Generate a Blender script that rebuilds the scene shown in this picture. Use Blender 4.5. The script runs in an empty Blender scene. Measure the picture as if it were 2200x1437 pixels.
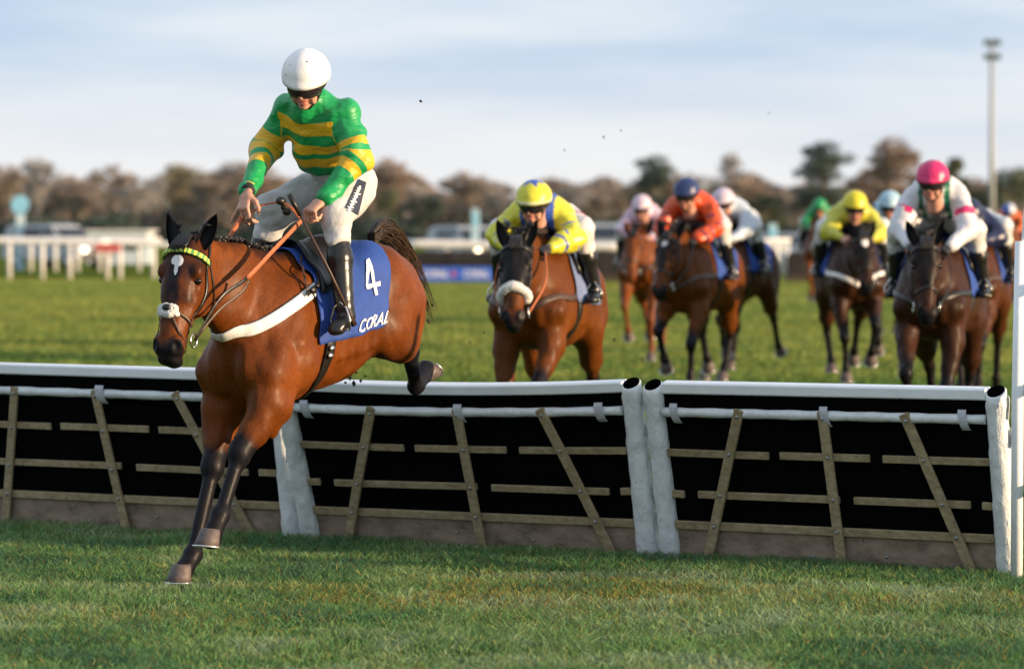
import bpy, math, random, numpy as np
from mathutils import Vector, Matrix
from mathutils.bvhtree import BVHTree
R = math.radians
random.seed(7); RNG = np.random.default_rng(7)

# ------------------------------------------------------------------ camera, sky, sun, exposure
FPX = 8000.0; HOR = 488.0; CZ = 1.75        # focal length in photo pixels, horizon row, camera height
scene = bpy.context.scene
COL = scene.collection
cam_d = bpy.data.cameras.new("camera"); cam = bpy.data.objects.new("camera", cam_d); COL.objects.link(cam)
cam.location = (0, 0, CZ); cam.rotation_euler = (R(90), 0, 0)
cam_d.sensor_width = 36; cam_d.lens = FPX / 2200 * 36
cam_d.shift_y = (HOR - 718.5) / 2200
cam_d.clip_end = 5000; cam_d.clip_start = 0.1
cam_d.dof.use_dof = True; cam_d.dof.focus_distance = 18.4; cam_d.dof.aperture_fstop = 2.6
scene.camera = cam
SUN_AZ = R(109); SUN_EL = R(7.5)              # azimuth clockwise from +Y
S = Vector((math.sin(SUN_AZ) * math.cos(SUN_EL), math.cos(SUN_AZ) * math.cos(SUN_EL), math.sin(SUN_EL)))
world = bpy.data.worlds.new("World"); scene.world = world; world.use_nodes = True
nt = world.node_tree; nt.nodes.clear()
def wn(t, **k):
    n = nt.nodes.new(t)
    for a, b in k.items(): setattr(n, a, b)
    return n
sky = wn('ShaderNodeTexSky', sky_type='NISHITA', sun_disc=False, sun_elevation=SUN_EL, sun_rotation=SUN_AZ)
sky.air_density = 1.0; sky.dust_density = 1.0; sky.ozone_density = 1.5
bgsky = wn('ShaderNodeBackground'); bgsky.inputs[1].default_value = 0.09
bgcl = wn('ShaderNodeBackground'); bgcl.inputs[1].default_value = .57
tc = wn('ShaderNodeTexCoord'); sep = wn('ShaderNodeSeparateXYZ')
mp = wn('ShaderNodeMapping'); mp.inputs['Scale'].default_value = (4.5, 4.5, 34.0); mp.inputs['Rotation'].default_value = (0, R(4), 0)
n1 = wn('ShaderNodeTexNoise'); n1.inputs['Scale'].default_value = 1.5; n1.inputs['Detail'].default_value = 6; n1.inputs['Roughness'].default_value = .52
cr = wn('ShaderNodeValToRGB')
cr.color_ramp.elements[0].position = .36; cr.color_ramp.elements[0].color = (.54, .68, .87, 1)
cr.color_ramp.elements[1].position = .62; cr.color_ramp.elements[1].color = (.79, .86, .94, 1)
hz = wn('ShaderNodeValToRGB')
hz.color_ramp.elements[0].position = .0; hz.color_ramp.elements[0].color = (1, 1, 1, 1)
hz.color_ramp.elements[1].position = .05; hz.color_ramp.elements[1].color = (0, 0, 0, 1)
mixh = wn('ShaderNodeMixRGB'); mixh.inputs[2].default_value = (.97, .95, .94, 1)
mixs = wn('ShaderNodeMixShader'); mixs.inputs[0].default_value = .93
out = wn('ShaderNodeOutputWorld'); L_ = nt.links.new
L_(tc.outputs['Generated'], mp.inputs[0]); L_(mp.outputs[0], n1.inputs[0]); L_(n1.outputs[0], cr.inputs[0])
L_(tc.outputs['Generated'], sep.inputs[0]); L_(sep.outputs[2], hz.inputs[0]); L_(hz.outputs[0], mixh.inputs[0]); L_(cr.outputs[0], mixh.inputs[1])
L_(mixh.outputs[0], bgcl.inputs[0]); L_(sky.outputs[0], bgsky.inputs[0])
L_(bgsky.outputs[0], mixs.inputs[1]); L_(bgcl.outputs[0], mixs.inputs[2]); L_(mixs.outputs[0], out.inputs[0])
sun_d = bpy.data.lights.new("sun", 'SUN'); sun_d.energy = 4.6; sun_d.angle = R(.6); sun_d.color = (1, .72, .44)
sun = bpy.data.objects.new("sun", sun_d); COL.objects.link(sun); sun.rotation_euler = S.to_track_quat('Z', 'Y').to_euler()
scene.view_settings.view_transform = 'Standard'; scene.view_settings.look = 'None'
scene.view_settings.gamma = 1; scene.view_settings.exposure = .85
scene.render.engine = 'CYCLES'; scene.cycles.max_bounces = 6; scene.cycles.transparent_max_bounces = 8
scene.cycles.use_denoising = True

def at(px, py, Y):                          # photo pixel + distance -> point of the place
    return Vector(((px - 1100) / FPX * Y, Y, CZ - (py - HOR) / FPX * Y))
def gy(py): return FPX * CZ / (py - HOR)    # distance of the ground seen on row py

# ------------------------------------------------------------------ object helpers
def tag(o, label=None, cat=None, group=None, kind=None):
    if label: o['label'] = label
    if cat: o['category'] = cat
    if group: o['group'] = group
    if kind: o['kind'] = kind
    return o
def empty(name, loc=(0, 0, 0), rz=0, label=None, cat=None, group=None):
    o = bpy.data.objects.new(name, None); COL.objects.link(o); o.location = loc; o.rotation_euler = (0, 0, rz); o.empty_display_size = .2
    return tag(o, label, cat, group)
def nmesh(name, V, F, mat=None, parent=None, smooth=True, attr=None, link=True, mats=None, midx=None):
    V = np.asarray(V, dtype=np.float32).reshape(-1, 3)
    me = bpy.data.meshes.new(name)
    if isinstance(F, np.ndarray):
        k = F.shape[1]; n = len(F)
        me.vertices.add(len(V)); me.vertices.foreach_set('co', V.ravel())
        me.loops.add(n * k); me.loops.foreach_set('vertex_index', F.astype(np.int32).ravel())
        me.polygons.add(n); me.polygons.foreach_set('loop_start', np.arange(0, n * k, k, dtype=np.int32))
        me.update(calc_edges=True)
    else:
        me.from_pydata(V.tolist(), [], [tuple(map(int, f)) for f in F])
    if smooth: me.polygons.foreach_set('use_smooth', np.ones(len(me.polygons), dtype=bool))
    if attr is not None:
        A = np.ones((len(V), 4), dtype=np.float32); attr = np.asarray(attr, dtype=np.float32); A[:, :attr.shape[1]] = attr
        ca = me.attributes.new('mask', 'FLOAT_COLOR', 'POINT'); ca.data.foreach_set('color', A.ravel())
    for m in (mats or [mat]):
        if m: me.materials.append(m)
    if midx is not None: me.polygons.foreach_set('material_index', np.asarray(midx, dtype=np.int32))
    me.validate(); me.update()
    o = bpy.data.objects.new(name, me)
    if link: COL.objects.link(o)
    if parent: o.parent = parent
    return o
class MB:
    """collects simple solids for one mesh"""
    def __init__(s): s.v = []; s.f = []; s.m = []; s.cur = 0
    def add(s, V, F):
        n = len(s.v); s.v += [tuple(map(float, p)) for p in V]; s.f += [tuple(int(i) + n for i in f) for f in F]; s.m += [s.cur] * len(F)
    def box(s, c, d, M=None):
        x, y, z = (k / 2 for k in d); V = [Vector((a * x, b * y, g * z)) for a in (-1, 1) for b in (-1, 1) for g in (-1, 1)]
        if M is not None: V = [M @ p for p in V]
        V = [p + Vector(c) for p in V]
        s.add(V, [(0, 1, 3, 2), (4, 6, 7, 5), (0, 4, 5, 1), (2, 3, 7, 6), (0, 2, 6, 4), (1, 5, 7, 3)])
    def bar(s, a, b, w, t, side=(0, 1, 0)):     # rectangular bar from a to b: w across `side`xdir, t along side
        a = Vector(a); b = Vector(b); d = (b - a).normalized(); sd = Vector(side); sd = (sd - d * sd.dot(d)).normalized(); u = d.cross(sd)
        V = [p + u * (i * w / 2) + sd * (j * t / 2) for p in (a, b) for i, j in ((-1, -1), (1, -1), (1, 1), (-1, 1))]
        s.add(V, [(3, 2, 1, 0), (4, 5, 6, 7), (0, 1, 5, 4), (1, 2, 6, 5), (2, 3, 7, 6), (3, 0, 4, 7)])
    def tube(s, P, r, n=8, cap=True, nrm=None, rt=None):
        V, F = tube(P, r, n, cap, nrm, rt); s.add(V, F)
    def ell(s, c, r, n=12, M=None):
        V = []; F = []
        for i in range(n // 2 + 1):
            th = math.pi * i / (n // 2)
            for j in range(n):
                ph = 2 * math.pi * j / n; p = Vector((r[0] * math.sin(th) * math.cos(ph), r[1] * math.sin(th) * math.sin(ph), r[2] * math.cos(th)))
                V.append((M @ p if M is not None else p) + Vector(c))
        for i in range(n // 2):
            for j in range(n): F.append((i * n + j, (i + 1) * n + j, (i + 1) * n + (j + 1) % n, i * n + (j + 1) % n))
        s.add(V, F)
    def prism(s, poly, t, fn):                  # 2-D outline extruded by t, mapped by fn(x, y, h)
        n = len(poly); V = [fn(x, y, 0) for x, y in poly] + [fn(x, y, t) for x, y in poly]
        s.add(V, [tuple(range(n))[::-1], tuple(range(n, 2 * n))] + [(i, (i + 1) % n, n + (i + 1) % n, n + i) for i in range(n)])
    def build(s, name, mat, parent=None, smooth=False, mats=None, bevel=0, auto=False):
        o = nmesh(name, s.v, s.f, mat, parent, smooth, mats=mats, midx=s.m if mats else None)
        if bevel:
            b = o.modifiers.new('bevel', 'BEVEL'); b.width = bevel; b.segments = 2; b.limit_method = 'ANGLE'
        return o
def tube(P, r, n=8, cap=True, nrm=None, rt=None):
    P = [Vector(p) for p in P]; m = len(P)
    rr = r if hasattr(r, '__len__') else [r] * m; tt = rt if hasattr(rt, '__len__') else ([rt] * m if rt else rr)
    V = []; F = []; prev = None
    for i, p in enumerate(P):
        d = (P[min(i + 1, m - 1)] - P[max(i - 1, 0)])
        d = d.normalized() if d.length > 1e-9 else Vector((0, 0, 1))
        if nrm is not None: nn = Vector(nrm[i]) if hasattr(nrm[0], '__len__') else Vector(nrm)
        elif prev is not None: nn = prev
        else: nn = Vector((0, 0, 1)) if abs(d.z) < .9 else Vector((1, 0, 0))
        nn = (nn - d * nn.dot(d))
        nn = nn.normalized() if nn.length > 1e-6 else d.orthogonal().normalized()
        prev = nn; u = d.cross(nn)
        for j in range(n):
            a = 2 * math.pi * j / n; V.append(p + u * (math.cos(a) * rr[i]) + nn * (math.sin(a) * tt[i]))
    for i in range(m - 1):
        for j in range(n): F.append((i * n + j, i * n + (j + 1) % n, (i + 1) * n + (j + 1) % n, (i + 1) * n + j))
    if cap: F.append(tuple(range(n))[::-1]); F.append(tuple(range((m - 1) * n, m * n)))
    return V, F
def spline(P, k=6):                            # Catmull-Rom
    P = [Vector(p) for p in P]; Q = [P[0] * 2 - P[1]] + P + [P[-1] * 2 - P[-2]]; o = []
    for i in range(1, len(Q) - 2):
        a, b, c, d = Q[i - 1:i + 3]
        for j in range(k):
            t = j / k; o.append(.5 * ((2 * b) + (c - a) * t + (2 * a - 5 * b + 4 * c - d) * t * t + (3 * b - a - 3 * c + d) * t ** 3))
    return o + [P[-1]]
def copy_tree(o, parent=None):
    c = o.copy(); COL.objects.link(c); c.parent = parent
    for ch in list(o.children): copy_tree(ch, c)
    return c

# ------------------------------------------------------------------ materials
class NM:
    def __init__(s, name):
        s.m = bpy.data.materials.new(name); s.m.use_nodes = True; s.t = s.m.node_tree; s.b = s.t.nodes['Principled BSDF']
    def n(s, t, **k):
        x = s.t.nodes.new(t)
        for a, b in k.items():
            if a in x.inputs.keys(): x.inputs[a].default_value = b
            else: setattr(x, a, b)
        return x
    def l(s, a, b): s.t.links.new(a, b); return s
    def noise(s, scale, detail=4, rough=.5, coord='Object', vec=None):
        x = s.n('ShaderNodeTexNoise', Scale=scale, Detail=detail, Roughness=rough)
        tcn = s.n('ShaderNodeTexCoord')
        if vec is not None:
            m = s.n('ShaderNodeMapping'); m.inputs['Scale'].default_value = vec; s.l(tcn.outputs[coord], m.inputs[0]); s.l(m.outputs[0], x.inputs[0])
        else: s.l(tcn.outputs[coord], x.inputs[0])
        return x
    def ramp(s, fac, stops, interp='LINEAR'):
        r = s.n('ShaderNodeValToRGB'); r.color_ramp.interpolation = interp
        while len(r.color_ramp.elements) < len(stops): r.color_ramp.elements.new(.5)
        for e, (p, c) in zip(r.color_ramp.elements, stops): e.position = p; e.color = (*c, 1) if len(c) == 3 else c
        s.l(fac, r.inputs[0]); return r
    def mix(s, f, a, b, mode='MIX'):
        x = s.n('ShaderNodeMixRGB', blend_type=mode)
        for i, v in enumerate((f, a, b)):
            if hasattr(v, 'links'): s.l(v, x.inputs[i])
            elif i == 0: x.inputs[0].default_value = v
            else: x.inputs[i].default_value = (*v, 1)
        return x.outputs[0]
    def bump(s, h, dist=.01, st=1.0):
        x = s.n('ShaderNodeBump'); x.inputs['Distance'].default_value = dist; x.inputs['Strength'].default_value = st
        s.l(h, x.inputs['Height']); s.l(x.outputs[0], s.b.inputs['Normal']); return x
    def set(s, **k):
        for a, v in k.items():
            i = s.b.inputs[a.replace('_', ' ')]
            if hasattr(v, 'links'): s.l(v, i)
            else: i.default_value = (*v, 1) if (hasattr(v, '__len__') and len(v) == 3) else v
        return s
def simple(name, col, rough=.6, var=.12, scale=8, bump=0, bscale=None, spec=.5, metal=0, **k):
    m = NM(name); n = m.noise(scale); d = tuple(c * (1 - var) for c in col); u = tuple(min(1, c * (1 + var)) for c in col)
    r = m.ramp(n.outputs[0], [(.3, d), (.7, u)]); m.set(Base_Color=r.outputs[0], Roughness=rough, Metallic=metal)
    m.b.inputs['Specular IOR Level'].default_value = spec
    if bump: m.bump(m.noise(bscale or scale * 4).outputs[0], bump)
    for a, v in k.items(): m.set(**{a: v})
    return m.m
def masked(name, cols, rough=.5, var=.1, scale=6, bump=0, bscale=40, **k):
    """base colour from the mesh's 'mask' attribute used directly as the object's own colour pattern"""
    m = NM(name); a = m.n('ShaderNodeAttribute', attribute_name='mask'); n = m.noise(scale)
    c = m.mix(1.0, a.outputs['Color'], m.ramp(n.outputs[0], [(.3, (1 - var,) * 3), (.7, (1, 1, 1))]).outputs[0], 'MULTIPLY')
    m.set(Base_Color=c, Roughness=rough)
    if bump: m.bump(m.noise(bscale).outputs[0], bump)
    for a_, v in k.items(): m.set(**{a_: v})
    return m.m

# ------------------------------------------------------------------ organic surfaces: smooth union of solids, polygonised
def V3(p): return np.array(p, dtype=np.float64)
def nz(v): v = V3(v); return v / max(np.linalg.norm(v), 1e-9)
class Org:
    def __init__(s, k=.04): s.P = []; s.k = k
    def seg(s, a, b, ra, rb=None, side=(0, 1, 0), k=None, m=(0, 0, 0), cap=None, sub=False):
        """tapered limb from a to b; radii (across side, other)"""
        ra = (ra, ra) if not hasattr(ra, '__len__') else ra; rb = ra if rb is None else ((rb, rb) if not hasattr(rb, '__len__') else rb)
        a = V3(a); b = V3(b); L = np.linalg.norm(b - a)
        w = (b - a) / L if L > 1e-6 else nz((1, 0, 0)); u = V3(side) - w * np.dot(side, w)
        u = nz(u) if np.linalg.norm(u) > 1e-3 else nz(np.cross(w, (0, 0, 1)) + 1e-6); v = np.cross(w, u)
        s.P.append((a, w, u, v, L, V3(ra), V3(rb), cap or (min(ra), min(rb)), s.k if k is None else k, m, sub))
    def ell(s, c, r, ax=(1, 0, 0), side=(0, 1, 0), k=None, m=(0, 0, 0), sub=False):
        """ellipsoid: r = (along ax, along side, third)"""
        w = nz(ax); u = V3(side) - w * np.dot(side, w); u = nz(u); v = np.cross(w, u)
        s.P.append((V3(c), w, u, v, 0., V3((r[1], r[2])), V3((r[1], r[2])), (r[0], r[0]), s.k if k is None else k, m, sub))
    @staticmethod
    def dist(p, X):
        a, w, u, v, L, ra, rb, cap, k, m, sub = p
        q = X - a; qw = q @ w; t = np.clip(qw, 0, L); e = qw - t; f = t / L if L > 1e-6 else 0 * t
        ru = ra[0] + (rb[0] - ra[0]) * f; rv = ra[1] + (rb[1] - ra[1]) * f; rw = cap[0] + (cap[1] - cap[0]) * f
        x = (q @ u) / ru; y = (q @ v) / rv; z = e / rw
        k0 = np.sqrt(x * x + y * y + z * z); k1 = np.sqrt((x / ru) ** 2 + (y / rv) ** 2 + (z / rw) ** 2)
        mn = np.minimum(np.minimum(ru, rv), rw)
        return np.where(k1 > 1e-6, k0 * (k0 - 1) / np.maximum(k1, 1e-6), -mn)
    def poly(s, h, smooth=0):
        lo = np.full(3, 1e9); hi = -lo; bb = []
        for (a, w, u, v, L, ra, rb, cap, k, m, sub) in s.P:
            r = max(max(ra), max(rb), max(cap)); b = a + w * L; l = np.minimum(a, b) - r; g = np.maximum(a, b) + r; bb.append((l, g))
            if not sub: lo = np.minimum(lo, l); hi = np.maximum(hi, g)
        lo -= 3 * h; hi += 3 * h; N = np.ceil((hi - lo) / h).astype(int) + 1
        f = np.full(N, .3, dtype=np.float32)
        for p, (l, g) in zip(s.P, bb):
            k = p[8]; mg = k + 2 * h
            i0 = np.clip(np.floor((l - mg - lo) / h).astype(int), 0, N); i1 = np.clip(np.ceil((g + mg - lo) / h).astype(int) + 1, 0, N)
            if (i1 <= i0).any(): continue
            G = np.stack(np.meshgrid(*[lo[i] + h * np.arange(i0[i], i1[i]) for i in range(3)], indexing='ij'), -1)
            d = Org.dist(p, G); sl = tuple(slice(i0[i], i1[i]) for i in range(3)); o = f[sl]
            if p[10]:
                d = -d; hh = np.maximum(k - np.abs(o - d), 0) / max(k, 1e-6); f[sl] = np.maximum(o, d) + hh * hh * k * .25
            else:
                hh = np.maximum(k - np.abs(o - d), 0) / max(k, 1e-6); f[sl] = np.minimum(o, d) - hh * hh * k * .25
        V, F = surfnet(f, lo, h)
        if smooth: V = relax(V, F, smooth)
        return V, F
    def masks(s, V, sig=.012):
        W = 0; A = 0
        for p in s.P:
            if p[10]: continue
            d = Org.dist(p, V); w = np.exp(-np.clip(d + .02, -.02, 1) / sig)[:, None]; W = W + w; A = A + w * V3(p[9])
        return A / np.maximum(W, 1e-12)
def surfnet(f, lo, h):
    s = f < 0; c = np.zeros(tuple(n - 1 for n in f.shape), dtype=np.int8)
    for i in (0, 1):
        for j in (0, 1):
            for k in (0, 1): c += s[i:f.shape[0] - 1 + i, j:f.shape[1] - 1 + j, k:f.shape[2] - 1 + k]
    act = (c > 0) & (c < 8); I = np.argwhere(act); idx = np.full(act.shape, -1, dtype=np.int64); idx[act] = np.arange(len(I))
    pos = np.zeros((len(I), 3)); cnt = np.zeros(len(I))
    for ax in range(3):
        o1, o2 = [x for x in range(3) if x != ax]
        for a in (0, 1):
            for b in (0, 1):
                p0 = I.copy(); p0[:, o1] += a; p0[:, o2] += b; p1 = p0.copy(); p1[:, ax] += 1
                f0 = f[tuple(p0.T)]; f1 = f[tuple(p1.T)]; cr_ = (f0 < 0) != (f1 < 0)
                t = np.where(cr_, f0 / np.where(cr_, f0 - f1, 1), 0); q = p0.astype(float); q[:, ax] += t
                pos[cr_] += q[cr_]; cnt += cr_
    pos = pos / cnt[:, None] * h + lo; F = []
    for ax in range(3):
        o1, o2 = (ax + 1) % 3, (ax + 2) % 3
        a = [slice(None)] * 3; a[ax] = slice(0, -1); b = [slice(None)] * 3; b[ax] = slice(1, None)
        ch = s[tuple(a)] != s[tuple(b)]; E = np.argwhere(ch); E = E[(E[:, o1] > 0) & (E[:, o2] > 0) & (E[:, o1] < f.shape[o1] - 1) & (E[:, o2] < f.shape[o2] - 1)]
        q = []
        for d1, d2 in ((-1, -1), (0, -1), (0, 0), (-1, 0)):
            e = E.copy(); e[:, o1] += d1; e[:, o2] += d2; q.append(idx[tuple(e.T)])
        Q = np.stack(q, 1); ins = s[tuple(E.T)]; Q[~ins] = Q[~ins][:, ::-1]; F.append(Q)
    return pos, np.concatenate(F)
def relax(V, F, n, lam=.5):
    E = np.concatenate([F[:, [i, (i + 1) % 4]] for i in range(4)]); E = np.concatenate([E, E[:, ::-1]])
    deg = np.bincount(E[:, 0], minlength=len(V)).astype(float)[:, None]; deg[deg == 0] = 1
    for it in range(n):
        for l in (lam, -lam * 1.04):
            A = np.zeros_like(V)
            for c in range(3): A[:, c] = np.bincount(E[:, 0], weights=V[E[:, 1], c], minlength=len(V))
            V = V + l * (A / deg - V)
    return V
def join(parts):                               # [(V,F,A)] -> one; quads only
    V = []; F = []; A = []; n = 0
    for v, f, a in parts:
        V.append(np.asarray(v, dtype=float)); F.append(np.asarray(f) + n); A.append(np.asarray(a, dtype=float)); n += len(v)
    return np.concatenate(V), np.concatenate(F), np.concatenate(A)
# ------------------------------------------------------------------ horses
def coat(name, base, dark, shine=.42, noise=1.0):
    m = NM(name); a = m.n('ShaderNodeAttribute', attribute_name='mask'); sp = m.n('ShaderNodeSeparateColor'); m.l(a.outputs['Color'], sp.inputs[0])
    n1 = m.noise(3.2, 5, .55); n2 = m.noise(90, 3, .6, vec=(1, 1, .35))
    lo = tuple(c * .55 for c in base); hi = tuple(c * 1.2 for c in base)
    c = m.ramp(n1.outputs[0], [(.3, lo), (.68, hi)]).outputs[0]
    c = m.mix(.8, c, m.ramp(n2.outputs[0], [(.3, (.66,) * 3), (.7, (1.12,) * 3)]).outputs[0], 'MULTIPLY')
    nb = m.noise(14, 3); ad = m.n('ShaderNodeMath', operation='MULTIPLY_ADD'); m.l(nb.outputs[0], ad.inputs[0]); ad.inputs[1].default_value = .5; m.l(sp.outputs[0], ad.inputs[2])
    pts = m.ramp(ad.outputs[0], [(.42, (0, 0, 0)), (.78, (1, 1, 1))]).outputs[0]
    c = m.mix(pts, c, dark)
    ad2 = m.n('ShaderNodeMath', operation='MULTIPLY_ADD'); m.l(m.noise(60, 3).outputs[0], ad2.inputs[0]); ad2.inputs[1].default_value = .5; m.l(sp.outputs[1], ad2.inputs[2])
    c = m.mix(m.ramp(ad2.outputs[0], [(.62, (0, 0, 0)), (.78, (1, 1, 1))]).outputs[0], c, (.75, .74, .74))
    rr = m.ramp(n1.outputs[0], [(.3, (shine,) * 3), (.7, (shine + .16,) * 3)])
    m.set(Base_Color=c, Roughness=rr.outputs[0]); m.b.inputs['Specular IOR Level'].default_value = .10; m.b.inputs['Coat Weight'].default_value = .10; m.b.inputs['Coat Roughness'].default_value = .36
    ne = m.noise(120, 3); nv = m.noise(9, 4, .6)
    mm = m.n('ShaderNodeMath', operation='MULTIPLY_ADD'); m.l(nv.outputs[0], mm.inputs[0]); mm.inputs[1].default_value = 5; m.l(ne.outputs[0], mm.inputs[2])
    m.bump(mm.outputs[0], .0016)
    return m.m
M_hoof = simple('hoof_horn', (.10, .075, .07), .55, .3, 40, .002)
M_shoe = simple('shoe_metal', (.62, .62, .62), .35, .1, 30, metal=.8)
M_leather = simple('black_leather', (.012, .010, .009), .38, .3, 30, .001)
M_leatherb = simple('brown_leather', (.06, .03, .018), .45, .3, 30, .001)
M_metal = simple('bright_metal', (.7, .68, .64), .22, .05, 30, metal=1)
M_rein = simple('orange_rein_rubber', (.42, .12, .045), .7, .2, 60, .002, 300)
M_fleece = simple('white_fleece', (.76, .75, .73), .9, .12, 60, .012, 160)
M_eye = simple('dark_eye', (.008, .005, .004), .05, .1, 3)
M_hair = simple('black_hair', (.014, .011, .010), .5, .4, 40)
M_strap = simple('white_webbing', (.78, .77, .75), .75, .08, 14, .003, 220)

BK = (1, 0, 0); WH = (0, 1, 0)
def horse_org(J, hero=False):
    o = Org(.05); sh = math.tan(R(J.get('pitch', 0)))
    def p(x, y, z): return (x, y, z - x * sh)
    lr = (1, -1)
    o.seg(p(.08, 0, 1.22), p(-.60, 0, 1.29), (.25, .345), (.255, .275), k=.08)
    o.ell(p(-.25, 0, 1.20), (.42, .275, .30), k=.08)
    o.ell(p(.22, 0, 1.20), (.25, .22, .33), k=.08)
    o.seg(p(.13, 0, 1.46), p(-.28, 0, 1.50), (.07, .13), (.08, .10), k=.09)          # withers
    o.ell(p(-.73, 0, 1.27), (.27, .26, .26), k=.09)
    for s in lr:
        o.ell(p(.37, s * .085, 1.12), (.12, .10, .15), k=.018)                      # pectorals
        o.seg(p(.02, s * .13, 1.44), p(.36, s * .165, 1.09), (.075, .12), (.095, .10), k=.025)   # shoulder blade
        o.seg(p(-.10, s * .12, 1.40), p(.20, s * .19, 1.20), (.07, .07), (.08, .06), k=.03)
        for i in range(5): o.seg(p(-.18 - .075 * i, s * .22, 1.34), p(-.14 - .07 * i, s * .24, 1.08), (.030, .018), (.030, .018), k=.03)
        o.ell(p(.14, s * .205, 1.12), (.13, .075, .15), k=.02)                       # triceps
        o.ell(p(-.62, s * .13, 1.39), (.23, .14, .17), k=.06)                        # croup
        o.ell(p(-.85, s * .12, 1.20), (.14, .12, .23), k=.08)
        o.ell(p(-.66, s * .205, 1.22), (.13, .07, .19), k=.08)                        # buttock
        o.ell(p(-.50, s * .17, 1.20), (.16, .10, .16), k=.05)                        # flank
    o.ell(p(-.93, 0, 1.38), (.08, .05, .05), k=.06)
    g = J.get('ls', 1.15)
    def ls(*r): return tuple(x * g for x in r)
    for t, s in (('LF', 1), ('RF', -1)):
        e, kn, ft, hf = [V3(q) for q in J[t]]
        o.seg(V3(p(.24, s * .15, 1.10)), e, (.09, .14), ls(.078, .105), k=.05)
        mid = e * .45 + kn * .55; fw = V3((1, 0, 0)); dn = nz(ft - kn)
        o.seg(e, mid, ls(.070, .094), ls(.050, .060), k=.035)
        o.ell(e * .72 + kn * .28 + V3((.035, s * .018, 0)), ls(.045, .045, .10), k=.02)
        o.ell(e * .80 + kn * .20 + V3((-.05, s * .01, 0)), ls(.04, .04, .10), k=.02)
        o.seg(mid, kn, ls(.048, .056), ls(.042, .046), k=.03, m=(.45, 0, 0))
        o.ell(kn + V3((.006, 0, 0)), ls(.044, .042, .062), k=.022, m=BK); o.ell(kn + V3((-.03, 0, .01)), ls(.024, .028, .03), k=.01, m=BK)
        o.seg(kn + dn * .03, ft, ls(.027, .031), ls(.025, .028), k=.02, m=BK)
        o.seg(kn + dn * .05 + V3((-.03, 0, 0)), ft + V3((-.026, 0, 0)), ls(.014, .015), ls(.015, .016), k=.008, m=BK)
        o.ell(ft, ls(.041, .036, .041), k=.016, m=BK); o.ell(ft + V3((-.034, 0, -.010)), ls(.019, .019, .02), k=.012, m=BK)
        o.seg(ft, hf, ls(.030, .031), ls(.040, .042), k=.02, m=BK)
    for t, s in (('LH', 1), ('RH', -1)):
        st, hk, ft, hf = [V3(q) for q in J[t]]
        hip = V3(p(-.76, s * .13, 1.28))
        o.seg(hip, st, (.115, .19), (.09, .125), k=.09)
        o.seg(V3(p(-.88, s * .11, 1.22)), st * .35 + hk * .65, (.085, .13), ls(.056, .070), k=.09)
        o.seg(st, st * .4 + hk * .6, ls(.078, .105), ls(.064, .084), k=.06)
        o.seg(st * .4 + hk * .6, hk, ls(.054, .066), ls(.036, .046), k=.03, m=(.35, 0, 0))
        o.ell(hk, ls(.050, .037, .053), k=.015, m=(.8, 0, 0))
        o.seg(hk, ft, ls(.030, .036), ls(.027, .031), k=.02, m=BK)
        o.ell(ft, ls(.041, .036, .041), k=.016, m=BK); o.seg(ft, hf, ls(.030, .031), ls(.040, .042), k=.02, m=BK)
    # neck and head
    P0 = V3(J['poll']); s_ = nz(J['hs']); n_ = V3(J['hn']); n_ = nz(n_ - s_ * np.dot(n_, s_)); l_ = np.cross(s_, -n_)
    if l_[1] < 0: l_ = -l_
    HS = J.get('hscale', 1.0)
    def H(a, n, l): return P0 + s_ * a * 1.04 + n_ * n * HS + l_ * l * HS
    q = H(.10, -.13, 0); base = V3(p(.16, 0, 1.30)); md = q * .5 + base * .5 + V3((.0, 0, .03))
    ns = (0, 1, 0)
    o.seg(q, md, (.075, .15), (.095, .21), side=ns, k=.05); o.seg(md, base, (.095, .21), (.15, .30), side=ns, k=.07)
    o.seg(H(.02, -.09, 0), V3(p(.0, 0, 1.54)), (.040, .05), (.055, .07), side=ns, k=.07, m=(.5, 0, 0))   # crest
    HW = J.get('hw', 1)
    K = .022
    def he(a, n, l, r, k=K, m=(0, 0, 0), sub=False): o.ell(H(a, n, l), (r[0], r[1] * HS, r[2] * HS), ax=s_, side=l_, k=k, m=m, sub=sub)
    def hseg(a, b, ra, rb, k, m=(0, 0, 0)): o.seg(H(*a), H(*b), [x * HS for x in ra], [x * HS for x in rb], side=l_, k=k, m=m)
    he(.09, -.075, 0, (.12, .080, .088), .04, (.35, 0, 0))
    hseg((.10, -.055, 0), (.27, -.045, 0), (.084, .060), (.070, .050), .03, (.62, 0, 0))
    hseg((.22, -.06, 0), (.46, -.068, 0), (.070, .070), (.052, .062), .03)
    hseg((.14, -.02, 0), (.45, -.026, 0), (.045, .022), (.028, .022), .025, (.42, 0, 0))
    for t in lr:
        he(.150, -.030, t * .078, (.038, .020, .024), .02, (.30, 0, 0))                # brow
        he(.225, -.062, t * .078, (.030, .014, .020), .02)
        he(.205, -.150, t * .048, (.125, .038, .100), .03)                            # jaw
        hseg((.26, -.072, t * .072), (.42, -.060, t * .048), (.012, .012), (.009, .010), .015)
        he(.505, -.036, t * .043, (.046, .027, .036), .016, (.30, 0, 0))              # nostril wing
        he(.524, -.006, t * .056, (.038, .021, .028), .007, sub=True)
        he(.190, -.046, t * .098, (.021, .017, .015), .010, sub=True)                 # eye socket
    hseg((.22, -.19, 0), (.46, -.115, 0), (.034, .035), (.034, .032), .035)
    he(.515, -.070, 0, (.064, .056, .062), .022, (.25, 0, 0)); he(.555, -.118, 0, (.036, .040, .032), .016, (.75, 0, 0))
    he(.570, -.070, 0, (.024, .046, .040), .018, (.8, 0, 0))
    return o, H, (s_, n_, l_), p
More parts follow.
